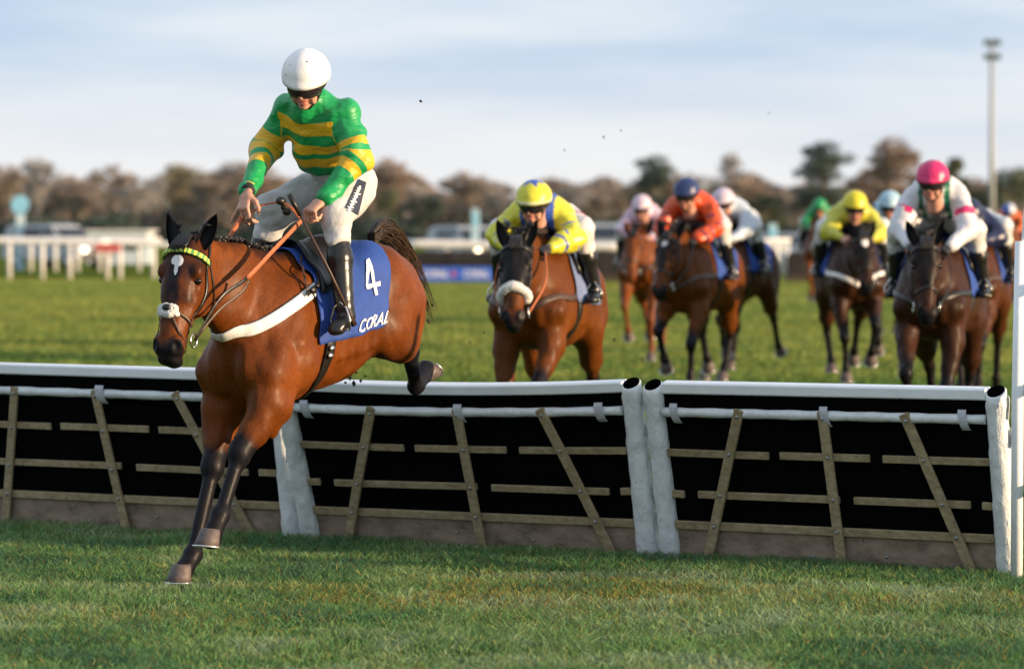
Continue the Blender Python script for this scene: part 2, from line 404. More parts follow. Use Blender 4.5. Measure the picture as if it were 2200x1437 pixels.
def ear(H, ax, t, L=.18):
    s_, n_, l_ = ax; V = []; rows = 9; n = 8
    up = -s_ * .93 + l_ * t * .34 + n_ * .10; up = nz(up); b = H(.02, -.062, t * .060)
    open_ = nz(n_ * .8 + l_ * t * .55); w_ = nz(np.cross(up, open_))
    for shell in (0, 1):
        for i in range(rows):
            f = i / (rows - 1); wd = .041 * (math.sin(math.pi * min(1, .22 + f * .78)) ** .8) + .001; c = b + up * (L * f) - open_ * .006 * math.sin(f * 3)
            for j in range(n):
                a = (j / (n - 1) - .5) * math.pi * 1.25
                V.append(c + w_ * (math.sin(a) * (wd - .004 * shell)) - open_ * (math.cos(a) * (wd * .8) - .006 * shell))
    F = []
    for sh in (0, 1):
        o = sh * rows * n
        for i in range(rows - 1):
            for j in range(n - 1):
                q = (o + i * n + j, o + i * n + j + 1, o + (i + 1) * n + j + 1, o + (i + 1) * n + j); F.append(q if sh else q[::-1])
    o = rows * n
    for i in range(rows - 1):
        F.append((i * n, (i + 1) * n, o + (i + 1) * n, o + i * n)); F.append((i * n + n - 1, o + i * n + n - 1, o + (i + 1) * n + n - 1, (i + 1) * n + n - 1))
    return np.array(V), np.array(F), np.tile([.75, 0, 0], (len(V), 1))
def muscle(V, F):
    """shallow swellings and hollows between the muscles"""
    rg = np.random.default_rng(12); N = np.cross(V[F[:, 2]] - V[F[:, 0]], V[F[:, 3]] - V[F[:, 1]]); B = np.zeros_like(V)
    for i in range(4):
        for c in range(3): B[:, c] += np.bincount(F[:, i], weights=N[:, c], minlength=len(V))
    B /= np.maximum(np.linalg.norm(B, axis=1), 1e-9)[:, None]; d = np.zeros(len(V)); Q = V * np.array([1, 1, .55])
    for i in range(9):
        k = rg.normal(0, 1, 3); k = k / np.linalg.norm(k) * rg.uniform(11, 34); w = rg.normal(0, 1, 3) * 6; d += np.abs(np.sin(Q @ k + 1.7 * np.sin(V @ w + i))) - .6
    w = smooth01((V[:, 2] - .75) / .3)[:, None]
    return V + B * (d * .0026)[:, None] * w
class Surf:
    """ray queries on a horse's own surface, for laying tack on it"""
    def __init__(s, V, F, p, root=None):
        s.b = BVHTree.FromPolygons([tuple(v) for v in V], [tuple(map(int, f)) for f in F]); s.p = p; s.root = root
    def wrap(s, a, th, off=.008):
        """a along the back, th degrees from the spine down the left side"""
        o = Vector(s.p(a, 0, 1.25)); d = Vector((0, math.sin(R(th)), math.cos(R(th))))
        h = s.b.ray_cast(o + d * 1.2, -d)
        if h[0] is None: return o + d * .3, d
        return h[0] + h[1] * off, h[1]
    def near(s, q, off=.008):
        h = s.b.find_nearest(Vector(q)); return h[0] + h[1] * off, h[1]
    def hit(s, px, py, off=.01):
        Mi = s.root.matrix_world.inverted(); C = Vector((0, 0, CZ)); d = at(px, py, 1) - C
        o = Mi @ C; d = (Mi.to_3x3() @ d).normalized(); h = s.b.ray_cast(o, d)
        if h[0] is None: return None
        return h[0] + h[1] * off, h[1]
def sheet(name, fn, nu, nv, mat, parent, th=.006):
    """cloth laid by fn(u, v) -> (point, normal)"""
    T = []; B = []
    for i in range(nu + 1):
        for j in range(nv + 1):
            q, n = fn(i / nu, j / nv); T.append(q + n * th); B.append(q)
    m = (nu + 1) * (nv + 1); F = []
    for i in range(nu):
        for j in range(nv):
            a = i * (nv + 1) + j; b = a + nv + 1; F.append((a, b, b + 1, a + 1)); F.append((m + a, m + a + 1, m + b + 1, m + b))
    ring = [i * (nv + 1) for i in range(nu + 1)] + [nu * (nv + 1) + j for j in range(1, nv + 1)] + [i * (nv + 1) + nv for i in range(nu - 1, -1, -1)] + [j for j in range(nv - 1, 0, -1)]
    for i in range(len(ring)):
        a = ring[i]; b = ring[(i + 1) % len(ring)]; F.append((b, a, a + m, b + m))
    o = nmesh(name, T + B, np.array(F), mat, parent, True); return o
def strap(S_, pts, w, t, mat, name, parent, k=5, off=.006, snap=True):
    """flat strap through points; each sample is laid on the surface"""
    P = spline(pts, k); Q = []; N = []
    for q in P:
        if snap: a, n = S_.near(q, off); Q.append(a); N.append(n)
        else: a, n = S_.near(q, 0); Q.append(q); N.append(n)
    V, F = tube(Q, w / 2, 8, True, N, t / 2)
    return nmesh(name, V, F, mat, parent, True)
def hoof_obj(hf, toe, nrm, parent, r=.063):
    T = Vector(toe).normalized(); N = Vector(nrm).normalized(); T = (T - N * T.dot(N)).normalized(); W = N.cross(T); c = Vector(hf)
    V = []; F = []; n = 20; lv = [(.048, .0, 1.0), (.036, .004, .86 * 1.02), (0.0, .014, .95), (-.035, .026, 1.06), (-.038, .026, .9)]
    rad = [.044, .050, .056, r, r * .85]
    for (z, x, _), rr in zip(lv, rad):
        for j in range(n):
            a = 2 * math.pi * j / n; ca = math.cos(a); rx = rr * (1.05 if ca > 0 else .86)
            V.append(c + N * z + T * (x + ca * rx) + W * (math.sin(a) * rr))
    for i in range(len(lv) - 1):
        for j in range(n): F.append((i * n + j, (i + 1) * n + j, (i + 1) * n + (j + 1) % n, i * n + (j + 1) % n))
    F.append(tuple(range(n))); F.append(tuple(range((len(lv) - 1) * n, len(lv) * n))[::-1])
    o = nmesh('hoof', V, F, M_hoof, parent, True)
    ring = [c - N * .040 + T * (.026 + math.cos(a) * r * (1.02 if math.cos(a) > 0 else .84)) + W * math.sin(a) * r * .98 for a in [R(x) for x in range(-140, 141, 14)]]
    V, F = tube(ring, .008, 6, True, nrm=N, rt=.005); nmesh('horseshoe', V, F, M_shoe, o, True)
    return o
def hair_tail(root, P, mat, n=260, w=.05, spread=.10, seed=1, rad=.0035):
    rg = random.Random(seed); C = spline(P, 6); mb = MB(); V = []; F = []
    for i in range(n):
        a = rg.uniform(0, 6.28); r0 = rg.random() ** .5; ph = rg.uniform(0, 6.28); m = int(len(C) * rg.uniform(.55, 1)); Q = []
        for j in range(0, m, 2):
            f = j / len(C); rr = (w * (1 - f) * .8 + spread * f * 1.0) * r0 * (1 + .25 * math.sin(f * 7 + ph)); 
            Q.append(C[j] + Vector((math.cos(a) * rr * .6, math.cos(a) * rr, math.sin(a) * rr)) + Vector((0, .01 * math.sin(f * 11 + ph), .014 * math.sin(f * 9 + ph * 2))))
        if len(Q) < 3: continue
        v, f_ = tube(Q, [rad * (1 - .8 * j / len(Q)) for j in range(len(Q))], 3, False); V.append(v); F.append(f_)
    VV = []; FF = []
    for v, f_ in zip(V, F): k = len(VV); VV += v; FF += [tuple(x + k for x in q) for q in f_]
    return nmesh('tail', VV, FF, mat, root, True)
LVL = dict(pitch=0)
def legs_gallop(kind):
    if kind == 0:    # fore legs reaching, one folded
        return dict(LF=[(.33, .16, .92), (.60, .13, .66), (.55, .11, .36), (.62, .11, .26)], RF=[(.28, -.16, .88), (.42, -.13, .54), (.42, -.12, .22), (.50, -.12, .09)],
                    LH=[(-.56, .2, 1.00), (-.88, .16, .66), (-.98, .14, .32), (-1.02, .14, .2)], RH=[(-.50, -.2, 1.00), (-.72, -.16, .58), (-.62, -.14, .26), (-.55, -.14, .15)])
    if kind == 1:
        return dict(LF=[(.26, .16, .90), (.40, .15, .56), (.30, .14, .25), (.33, .14, .13)], RF=[(.32, -.16, .94), (.60, -.13, .72), (.46, -.12, .46), (.38, -.12, .39)],
                    LH=[(-.46, .2, 1.02), (-.66, .16, .60), (-.48, .14, .30), (-.42, .14, .2)], RH=[(-.58, -.2, 1.00), (-.92, -.16, .70), (-1.12, -.14, .40), (-1.2, -.14, .36)])
    if kind == 3:    # all four feet off the ground
        return dict(LF=[(.30, .16, .92), (.50, .14, .62), (.44, .12, .34), (.46, .12, .25)], RF=[(.30, -.16, .92), (.58, -.14, .74), (.48, -.12, .50), (.40, -.12, .43)],
                    LH=[(-.46, .2, 1.00), (-.74, .16, .66), (-.60, .14, .38), (-.54, .14, .29)], RH=[(-.54, -.2, 1.02), (-.88, -.16, .74), (-.98, -.14, .46), (-1.04, -.14, .38)])
    return dict(LF=[(.33, .16, .95), (.62, .14, .76), (.60, .12, .44), (.55, .12, .34)], RF=[(.33, -.16, .95), (.60, -.14, .72), (.50, -.12, .42), (.44, -.12, .34)],
                LH=[(-.50, .2, 1.00), (-.80, .16, .62), (-.74, .14, .28), (-.68, .14, .17)], RH=[(-.50, -.2, 1.02), (-.78, -.16, .64), (-.80, -.14, .30), (-.76, -.14, .19)])
def swap(G):
    m = lambda q: tuple((x, -y, z) for x, y, z in q)
    return dict(LF=m(G['RF']), RF=m(G['LF']), LH=m(G['RH']), RH=m(G['LH']))
def smooth01(x): return np.clip(x, 0, 1) ** 2 * (3 - 2 * np.clip(x, 0, 1))
def face_marks(H, ax, V, A, star=None, snip=None):
    s_, n_, l_ = ax; Q = V - V3(H(0, 0, 0)); a = Q @ s_; n = Q @ n_; l = Q @ l_; on = (n > -.05) & (n < .12) & (a > -.05) & (a < .62)
    for t in (1, -1):
        d = np.linalg.norm(V - V3(H(.520, -.014, t * .052)), axis=1); A[:, 0] = np.maximum(A[:, 0], 1.3 * smooth01(2.2 - d / .021))
    A[:, 0] = np.maximum(A[:, 0], .55 * smooth01((a - .47) / .10) * (np.abs(l) < .12) * (n > -.2) * (a < .66) * (n < .12))
    A[:, 0] = np.maximum(A[:, 0], .52 * smooth01(1.5 - np.abs(l) / .045) * smooth01((.44 - a) / .12) * (n > -.04) * (n < .12) * (a > -.05))
    for (ca, cl, ra, rl) in (star or []):
        d = np.sqrt(((a - ca) / ra) ** 2 + ((l - cl) / rl) ** 2); w = smooth01(1.6 - d) * on; A[:, 1] = np.maximum(A[:, 1], w); 
    return A
def build_horse(label, group, loc, rz, J, mats, h=.02, hero=False, star=(), shared=None):
    root = empty('racehorse', loc, rz, label, 'horse', group)
    root.rotation_euler = (0, 0, rz)
    bpy.context.view_layer.update()
    if shared: 
        V, F, A, H, ax, p = shared
    else:
        o, H, ax, p = horse_org(J, hero); V, F = o.poly(h, 3 if hero else 2); A = o.masks(V); V = muscle(V, F)
        A = np.concatenate([A, np.zeros((len(A), 0))], 1)
        A = face_marks(H, ax, V, A, star)
        pe = [ear(H, ax, 1), ear(H, ax, -1)]; V, F, A = join([(V, F, A)] + pe)
    nmesh('body', V, F, mats['coat'], root, True, attr=A)
    S_ = Surf(V, F, p, root)
    for t in (1, -1):
        mb = MB(); mb.ell(H(.190, -.046, t * .0815), (.0195, .0195, .0195), 14); mb.build('eye', M_eye, root, True)
    for t in ('LF', 'RF', 'LH', 'RH'):
        ft, hf = Vector(J[t][2]), Vector(J[t][3]); d = (hf - ft).normalized(); toe = J.get(t + 't', None); nn = J.get(t + 'n', None)
        if nn is None:
            nn = -d * .8 + Vector((.35, 0, .5)) if t[1] == 'F' else -d * .8 + Vector((.3, 0, .4))
        if toe is None: toe = Vector((1, 0, 0))
        hoof_obj(hf, toe, nn, root)
    return dict(root=root, S=S_, H=H, ax=ax, p=p, shared=(V, F, A, H, ax, p), J=J)
# ------------------------------------------------------------------ the leading horse
PHI = R(32); HO = Vector((-1.1425, 18.66, 0)); HRZ = math.atan2(-math.cos(PHI), -math.sin(PHI))
HMI = (Matrix.Translation(HO) @ Matrix.Rotation(HRZ, 4, 'Z')).inverted()
def U(px, py, b):                              # photo pixel -> the horse's own frame, on its side plane y = b
    C = HMI @ Vector((0, 0, CZ)); d = (HMI @ at(px, py, 10)) - C
    t = (b - C.y) / d.y; return C + d * t
bay = coat('bay_coat_bright', (.160, .041, .0052), (.0065, .006, .009))
hs_y = R(10)
JH = dict(pitch=9, hscale=1.17, ls=1.27, poll=U(392, 512, 0), hs=(math.sin(R(19)) * math.cos(hs_y), math.sin(R(19)) * math.sin(hs_y) - .03, -math.cos(R(19))),
          hn=(math.cos(R(19)) * math.cos(hs_y), math.cos(R(19)) * math.sin(hs_y), math.sin(R(19))),
          RF=[U(480, 880, -.15), U(457, 1004, -.12), U(415, 1190, -.10), U(391, 1232, -.10)],
          LF=[U(580, 868, .16), U(515, 975, .11), U(474, 1105, .10), U(452, 1157, .10)],
          LH=[U(826, 706, .20), U(880, 756, .10), U(894, 828, -.02), U(917, 795, -.05)],
          RH=[(-.50, -.18, 1.22), (-.74, -.14, 1.26), (-.90, -.13, 1.10), (-.98, -.13, 1.15)],
          LFn=(-.15, 0, 1), LFt=(1, 0, 0), RFn=(0, 0, 1), RFt=(1, 0, 0), LHn=(.65, -.1, -.7), LHt=(-1, 0, -.4), RHn=(.65, 0, -.7), RHt=(-1, 0, -.4))
HH = build_horse('bay racehorse with number 4 saddlecloth landing over the hurdle in front', None, HO, HRZ, JH, dict(coat=bay), h=.011, hero=True,
                 star=[(.115, .0, .022, .030), (.125, .012, .020, .018), (.155, .003, .034, .008)])
# ------------------------------------------------------------------ tack of the leading horse
root = HH['root']; SS = HH['S']; H = HH['H']; hs_, hn_, hl_ = HH['ax']
M_cloth = simple('blue_cloth', (.014, .058, .29), .75, .12, 5, .003, 60)
M_white = simple('white_print', (.78, .78, .78), .7, .06, 20)
M_yel = simple('yellow_band', (.62, .66, .10), .6, .1, 20); M_grn = simple('green_band', (.10, .30, .08), .6, .1, 20)
def cl(u, v):                                   # saddlecloth: u front to back, v over the back from right to left
    t = abs(v * 2 - 1); th = (v * 2 - 1) * (106 - 1 * u)
    a = (.02 + .06 * t ** 1.4) * (1 - u) + (-.575 + .115 * t ** 2) * u
    q, n = SS.wrap(a, th, .014)
    return q + n * (.004 * math.sin(u * 23 + v * 31) * t), n
cloth = sheet('saddle_cloth', cl, 36, 60, M_cloth, root, .006)
def on_cloth(u, v, off): q, n = cl(u, v); return q + n * off
def quad_print(name, polys, fn, mat, parent, sub=3):
    """flat outlines laid on cloth by fn(x, y)"""
    V = []; F = []
    for poly in polys:
        k = len(V); V += [fn(x, y) for x, y in poly]; F.append(tuple(range(k, k + len(poly))))
    return nmesh(name, V, F, mat, parent, False)
def text_mesh(txt, bold=.0, res=2, shear=0):
    c = bpy.data.curves.new('txt', 'FONT'); c.body = txt; c.resolution_u = res; c.offset = bold; c.shear = shear
    o = bpy.data.objects.new('txt', c); COL.objects.link(o); bpy.context.view_layer.update()
    me = bpy.data.meshes.new_from_object(o.evaluated_get(bpy.context.evaluated_depsgraph_get()))
    V = [tuple(v.co) for v in me.vertices]; F = [tuple(p.vertices) for p in me.polygons]
    bpy.data.objects.remove(o); bpy.data.curves.remove(c); bpy.data.meshes.remove(me)
    x0 = min(v[0] for v in V); x1 = max(v[0] for v in V); y0 = min(v[1] for v in V); y1 = max(v[1] for v in V)
    return [((v[0] - x0) / (x1 - x0), (v[1] - y0) / (y1 - y0)) for v in V], F
def bars(*segs):                                # rows of small quads along thick strokes
    out = []
    for x0, y0, x1, y1, w in segs:
        dx, dy = x1 - x0, y1 - y0; L = math.hypot(dx, dy); nx, ny = -dy / L * w / 2, dx / L * w / 2; k = 6
        for i in range(k):
            a, b = i / k, (i + 1) / k
            out.append([(x0 + dx * a + nx, y0 + dy * a + ny), (x0 + dx * b + nx, y0 + dy * b + ny), (x0 + dx * b - nx, y0 + dy * b - ny), (x0 + dx * a - nx, y0 + dy * a - ny)])
    return out
four = bars((.62, 1, .02, .30, .15), (-.04, .29, 1.02, .29, .15), (.66, 1.05, .66, -.05, .16))
quad_print('number', four, lambda x, y: on_cloth(.67 + .19 * x, .985 - .15 - .145 * y, .013), M_white, cloth)
quad_print('number', four, lambda x, y: on_cloth(.86 - .19 * x, .015 + .15 + .145 * y, .013), M_white, cloth)
TV, TF = text_mesh('CORAL', .012, 2, .25)
nmesh('lettering', [on_cloth(.52 + .50 * x * .96, .985 - .055 * y, .013) for x, y in TV], TF, M_white, cloth, False)
nmesh('lettering', [on_cloth(1.0 - .50 * x * .96, .015 + .055 * y, .013) for x, y in TV], TF, M_white, cloth, False)
# saddle
def sad(u, v):
    t = abs(v * 2 - 1); th = (v * 2 - 1) * (54 if u < .7 else 54 - 80 * (u - .7)); a = -.02 - .33 * u + .04 * t
    q, n = SS.wrap(a, th, .026); q = q + Vector((0, 0, 1)) * (.035 * (1 - t) ** .5 * (1 - math.sin(u * math.pi) * .75))
    return q, n
sheet('saddle', sad, 20, 30, M_leather, root, .014)
for sd in (1, -1):
    strap(SS, [SS.wrap(-.03, sd * t)[0] for t in (98, 110, 125, 140, 160, 178)], .065, .012, M_leather, 'girth', root, off=.008)
    for i, t in enumerate((112, 119)):
        mb = MB(); q, n = SS.wrap(-.03, sd * t, .020); mb.ell(q, (.022, .009, .016), 10); mb.build('buckle', M_metal, root, True)
# breastplate: padded white strap seen along the photo's chest
bp = [(700, 603), (660, 634), (620, 664), (580, 690), (545, 706), (510, 712), (482, 700), (470, 684)]
pts = [SS.hit(x, y)[0] for x, y in bp if SS.hit(x, y)]
pts = pts[:6]; right = [Vector((.505, -.01, 1.235))] + [Vector((q.x, -q.y, q.z)) for q in pts[:5]][::-1]
strap(SS, pts + right,   .064, .012, M_strap, 'breastplate', root, off=.010, k=6)
for c in ([(693, 600), (655, 632), (650, 640)],):
    q = [SS.hit(x, y) for x, y in c]; strap(SS, [a[0] for a in q if a], .022, .006, M_leather, 'breastplate_strap', root, off=.034)
q, n = SS.hit(662, 628); mb = MB(); mb.ell(q + n * .03, (.03, .012, .02), 10); mb.ell(q + n * .03 + Vector((-.03, 0, .02)), (.02, .012, .012), 8); mb.build('buckle', M_leather, root, True)
for c in ([(652, 632), (648, 590), (640, 555), (648, 520)], [(668, 622), (676, 585), (676, 545), (668, 520)]):
    q = [SS.hit(x, y) for x, y in c]; strap(SS, [a[0] for a in q if a], .012, .006, M_leatherb, 'neck_strap', root, off=.030)
# bridle
def hp(*P): return [Vector(H(*q)) for q in P]
for sd in (1, -1):
    strap(SS, hp((.0, -.13, .0), (.04, -.11, sd * .07), (.10, -.09, sd * .10), (.20, -.12, sd * .10), (.32, -.115, sd * .08), (.425, -.10, sd * .055)), .020, .006, M_leather, 'cheekpiece', root)
    strap(SS, hp((.06, -.12, sd * .085), (.16, -.17, sd * .10), (.28, -.24, sd * .05), (.30, -.26, 0)), .012, .005, M_leather, 'throatlash', root)
    strap(SS, hp((.345, .01, sd * .02), (.37, -.03, sd * .07), (.39, -.09, sd * .08), (.37, -.17, sd * .04), (.37, -.2, 0)), .014, .006, M_leatherb, 'noseband_strap', root)
    strap(SS, hp((.36, .01, sd * .01), (.43, -.01, sd * .05), (.49, -.075, sd * .075), (.51, -.13, sd * .045), (.51, -.17, 0)), .013, .005, M_leatherb, 'noseband_strap', root)
    c = Vector(H(.455, -.105, sd * .080)); ring = [c + Vector(hs_) * math.cos(a) * .034 + Vector(hn_) * math.sin(a) * .034 for a in [R(x) for x in range(0, 361, 20)]]
    V, F = tube(ring, .0045, 6); nmesh('bit_ring', V, F, M_metal, root, True)
mb = MB(); P = spline(hp((.09, -.085, -.115), (.072, -.02, -.10), (.060, .025, -.05), (.055, .035, 0), (.060, .025, .05), (.072, -.02, .10), (.09, -.085, .115)), 5)
for i in range(len(P) - 1):
    a, n = SS.near(P[i], .012); b, _ = SS.near(P[i + 1], .012); mb.cur = i % 2
    mb.bar(a, b + (b - a) * .1, .026, .012, side=n)
mb.build('browband', None, root, False, mats=[M_yel, M_grn], bevel=.002)
o = Org(.012)
for i in range(26):
    l = RNG.uniform(-.055, .055); a = RNG.uniform(-.022, .022) + .355; q, n = SS.near(H(a, .02, l), .008); o.ell(q, (.017, .017, .014))
V, F = o.poly(.006); V = V + RNG.normal(0, .0012, V.shape); nmesh('fleece_noseband', V, F, M_fleece, root, True)
o = Org(.01); q, n = SS.near(H(.345, .03, .0), .026); o.ell(q, (.018, .024, .014), ax=hs_, side=hl_); V, F = o.poly(.006); nmesh('noseband_pad', V, F, M_leather, root, True)
# forelock, plaited mane, tail
mb = MB()
for i in range(2, 17):
    f = i / 16; q = Vector(H(.0, -.06, 0)).lerp(Vector(HH['p'](.10, 0, 1.67)), f); a, n = SS.near(q + Vector((0, 0, .1)), 0); a = a + Vector((0, -.012, .004)); mb.ell(a, (.020, .018, .024), 10); mb.ell(a + Vector((.0, .012, .016)), (.014, .014, .014), 8)
for i in range(90):
    f = random.random(); q = Vector(H(.0, -.06, 0)).lerp(Vector(HH['p'](.10, 0, 1.67)), f); a, n = SS.near(q + Vector((0, random.uniform(-.02, .02), .1)), 0)
    mb.tube([a, a + Vector((random.uniform(-.02, .01), random.uniform(-.03, .03), .018)), a + Vector((random.uniform(-.03, .01), random.uniform(-.05, .05), .012))], [.006, .005, .002], 4)
for i in range(70):
    l = random.uniform(-.035, .035); a0 = Vector(H(-.02, -.06, l * .7)); a1 = Vector(H(.02, .01, l)); a2 = Vector(H(.05 + random.uniform(0, .02), .035, l * 1.1)); mb.tube([a0, a0.lerp(a1, .5) + Vector((0, 0, .022)), a1, a2], [.006, .007, .005, .002], 4)
mb.build('mane', M_hair, root, True)
tp = [U(796, 512, -.04), U(816, 494, -.06), U(846, 512, -.11), U(875, 560, -.16), U(898, 615, -.19), U(926, 700, -.23)]
M_tail = simple('tail_hair', (.045, .024, .013), .5, .5, 30)
hair_tail(root, tp, M_tail, 420, .035, .12, 3, .0038)

# ------------------------------------------------------------------ people
def tri_normals(V, F):
    N = np.cross(V[F[:, 2]] - V[F[:, 0]], V[F[:, 3]] - V[F[:, 1]]); A = np.zeros_like(V)
    for i in range(4):
        for c in range(3): A[:, c] += np.bincount(F[:, i], weights=N[:, c], minlength=len(V))
    return A / np.maximum(np.linalg.norm(A, axis=1), 1e-9)[:, None]
def wrinkle(V, F, amp=.004, fr=26, seed=0):
    rg = np.random.default_rng(seed); N = tri_normals(V, F); d = np.zeros(len(V))
    for i in range(7):
        k = rg.normal(0, 1, 3); k = k / np.linalg.norm(k) * fr * rg.uniform(.5, 1.6); w = rg.normal(0, 1, 3) * 5
        d += np.sin(V @ k + rg.uniform(0, 6) + 1.6 * np.sin(V @ w)) ** 3
    return V + N * np.clip(d * amp / 1.6, -.003, 1)[:, None]
def skin_mat(name, col):
    m = NM(name); n = m.noise(25, 4); lo = tuple(c * .82 for c in col)
    m.set(Base_Color=m.ramp(n.outputs[0], [(.3, lo), (.7, col)]).outputs[0], Roughness=.5); m.b.inputs['Subsurface Weight'].default_value = .12
    m.b.inputs['Subsurface Radius'].default_value = (.01, .004, .002); m.bump(m.noise(200).outputs[0], .0005); return m.m
M_skin = skin_mat('skin', (.58, .30, .21)); M_lip = None
def hand(W, d, pn, ts, curl, spread=(0, 0, 0, 0), thumb=.7, h=.0032, s=1.0):
    """W wrist, d towards the knuckles, pn palm normal, ts towards the thumb"""
    W = V3(W); d = nz(d); pn = nz(V3(pn) - d * np.dot(pn, d)); ts = nz(V3(ts) - d * np.dot(ts, d) - pn * np.dot(ts, pn)); o = Org(.012)
    o.seg(W - d * .02, W + d * .03, (.024 * s, .020 * s), (.030 * s, .017 * s), side=ts)
    o.seg(W + d * .03, W + d * .085 * s, (.033 * s, .017 * s), (.040 * s, .014 * s), side=ts, k=.02)
    Ls = [(.046, .028, .022), (.050, .031, .023), (.046, .029, .022), (.037, .022, .019)]
    for i in range(4):
        b = W + d * (.088 - .003 * i) * s + ts * (.030 - .0205 * i) * s; c = curl[i] if hasattr(curl, '__len__') else curl; ang = 0; fd = nz(d + ts * spread[i])
        r = .0098 - .0008 * i
        for j, l in enumerate(Ls[i]):
            ang += c * (.85, 1.0, .7)[j]; v = fd * math.cos(ang) + pn * math.sin(ang); e = b + v * l * s
            o.seg(b, e, (r * s, r * s), (r * .9 * s, r * .88 * s), k=.006); b = e; r *= .93
    b = W + d * .028 * s + ts * .026 * s + pn * .006; v = nz(ts * .75 + d * .55 + pn * .35); e = b + v * .038 * s; o.seg(b, e, (.015 * s,) * 2, (.0115 * s,) * 2, k=.012)
    v2 = nz(ts * (.5 - thumb * .5) + d * .7 + pn * thumb); e2 = e + v2 * .030 * s; o.seg(e, e2, (.0112 * s,) * 2, (.0105 * s,) * 2, k=.006)
    v3 = nz(ts * (.1 - thumb * .5) + d * .7 + pn * thumb); o.seg(e2, e2 + v3 * .024 * s, (.0105 * s,) * 2, (.0085 * s,) * 2, k=.006)
    V, F = o.poly(h * s); return V, F, np.zeros((len(V), 3))
def head_org(c, f, up, s=1.0):
    f = nz(f); up = nz(V3(up) - f * np.dot(up, f)); l = np.cross(up, f); o = Org(.018)
    def P(a, b, g): return V3(c) + (f * a + l * b + up * g) * s
    def e(a, b, g, r, k=.016, m=(0, 0, 0), sub=False): o.ell(P(a, b, g), [x * s for x in (r[0], r[1], r[2])], ax=f, side=l, k=k, m=m, sub=sub)
    e(-.01, 0, .025, (.098, .077, .105), .03); e(.020, 0, -.05, (.066, .056, .066), .03); e(.068, 0, -.098, (.024, .024, .018), .025)
    for t in (1, -1):
        e(.062, t * .042, -.025, (.026, .024, .024), .025); e(.078, t * .033, .016, (.02, .026, .010), .014)
        e(.092, t * .031, .002, (.016, .015, .010), .010, sub=True); e(.078, t * .031, .001, (.013, .013, .010), .004)
        e(.097, t * .012, -.040, (.011, .009, .009), .008); e(-.005, t * .078, -.005, (.018, .007, .028), .008)
        e(.040, t * .048, -.070, (.035, .014, .022), .02)
    o.seg(P(.088, 0, .012), P(.112, 0, -.034), (.009 * s, .010 * s), (.012 * s, .011 * s), side=l, k=.012)
    e(.088, 0, -.060, (.013, .025, .0065), .006, (0, 1, 0)); e(.086, 0, -.077, (.013, .022, .007), .006, (0, 1, 0)); e(.104, 0, -.0685, (.014, .019, .0025), .004, sub=True)
    o.seg(P(-.02, 0, -.06), P(-.06, 0, -.19), (.056 * s, .058 * s), (.062 * s, .06 * s), side=l, k=.04)
    return o, P, (f, l, up)
def shell(P, ax, r, th0, th1, ph0, ph1, nt_, np_, c=(0, 0, 0), th=.004, rim=None):
    """part of an ellipsoid shell in head axes, theta from the crown, phi from the front"""
    T = []; N = nt_ + 1; M = np_ + 1
    for s in (0, 1):
        for i in range(N):
            for j in range(M):
                t = R(th0 + (th1 - th0) * i / nt_); p = R(ph0 + (ph1 - ph0) * j / np_); k = 1 - s * th / r[1]
                a = r[0] * math.sin(t) * math.cos(p) * k; b = r[1] * math.sin(t) * math.sin(p) * k; g = r[2] * math.cos(t) * k
                if rim: a, b, g = rim(a, b, g, i / nt_, p)
                T.append(P(a + c[0], b + c[1], g + c[2]))
    F = []; n = N * M
    for i in range(nt_):
        for j in range(np_):
            q = (i * M + j, (i + 1) * M + j, (i + 1) * M + j + 1, i * M + j + 1); F.append(q); F.append(tuple(x + n for x in q[::-1]))
    for i in range(nt_): F.append((i * M, n + i * M, n + (i + 1) * M, (i + 1) * M)); F.append((i * M + np_, (i + 1) * M + np_, n + (i + 1) * M + np_, n + i * M + np_))
    for j in range(np_): F.append((nt_ * M + j, n + nt_ * M + j, n + nt_ * M + j + 1, nt_ * M + j + 1)); F.append((j, j + 1, n + j + 1, n + j))
    return np.array(T), np.array(F)
M_gog = simple('dark_goggle_lens', (.02, .015, .02), .08, .1, 5, spec=.8)
M_black = simple('black_fabric', (.012, .012, .014), .7, .3, 20)
def headgear(root, P, ax, cap_mat, goggles=True):
    def rim(a, b, g, i, p):
        pk = max(0, math.cos(p)) ** 3; 
        if i > .82: a = a + pk * .020 * (i - .82) / .18; g = g + .004 * pk
        return a, b, g
    V, F = shell(P, ax, (.137, .119, .122), 0, 100, -180, 180, 16, 40, (-.006, 0, .040), .006, rim); o = nmesh('helmet', V, F, cap_mat, root, True)
    V, F = shell(P, ax, (.128, .110, .116), 88, 122, 42, 318, 6, 30, (-.004, 0, .042), .010); nmesh('helmet_harness', V, F, M_black, root, True)
    for t in (1, -1):
        V, F = tube([P(.035, t * .088, .03), P(.035, t * .078, -.03), P(.045, t * .06, -.075), P(.05, t * .02, -.118), P(.05, 0, -.120)], .009, 6, True, None, .004); nmesh('chin_strap', V, F, M_black, root, True)
    if goggles:
        V, F = shell(P, ax, (.121, .095, .118), 79, 109, -66, 66, 6, 24, (.001, 0, .001), .008); nmesh('goggles', V, F, M_gog, root, True)
        V, F = shell(P, ax, (.116, .098, .118), 83, 96, 55, 305, 4, 24, (.0, 0, .014), .004); nmesh('goggle_strap', V, F, M_black, root, True)
    return o
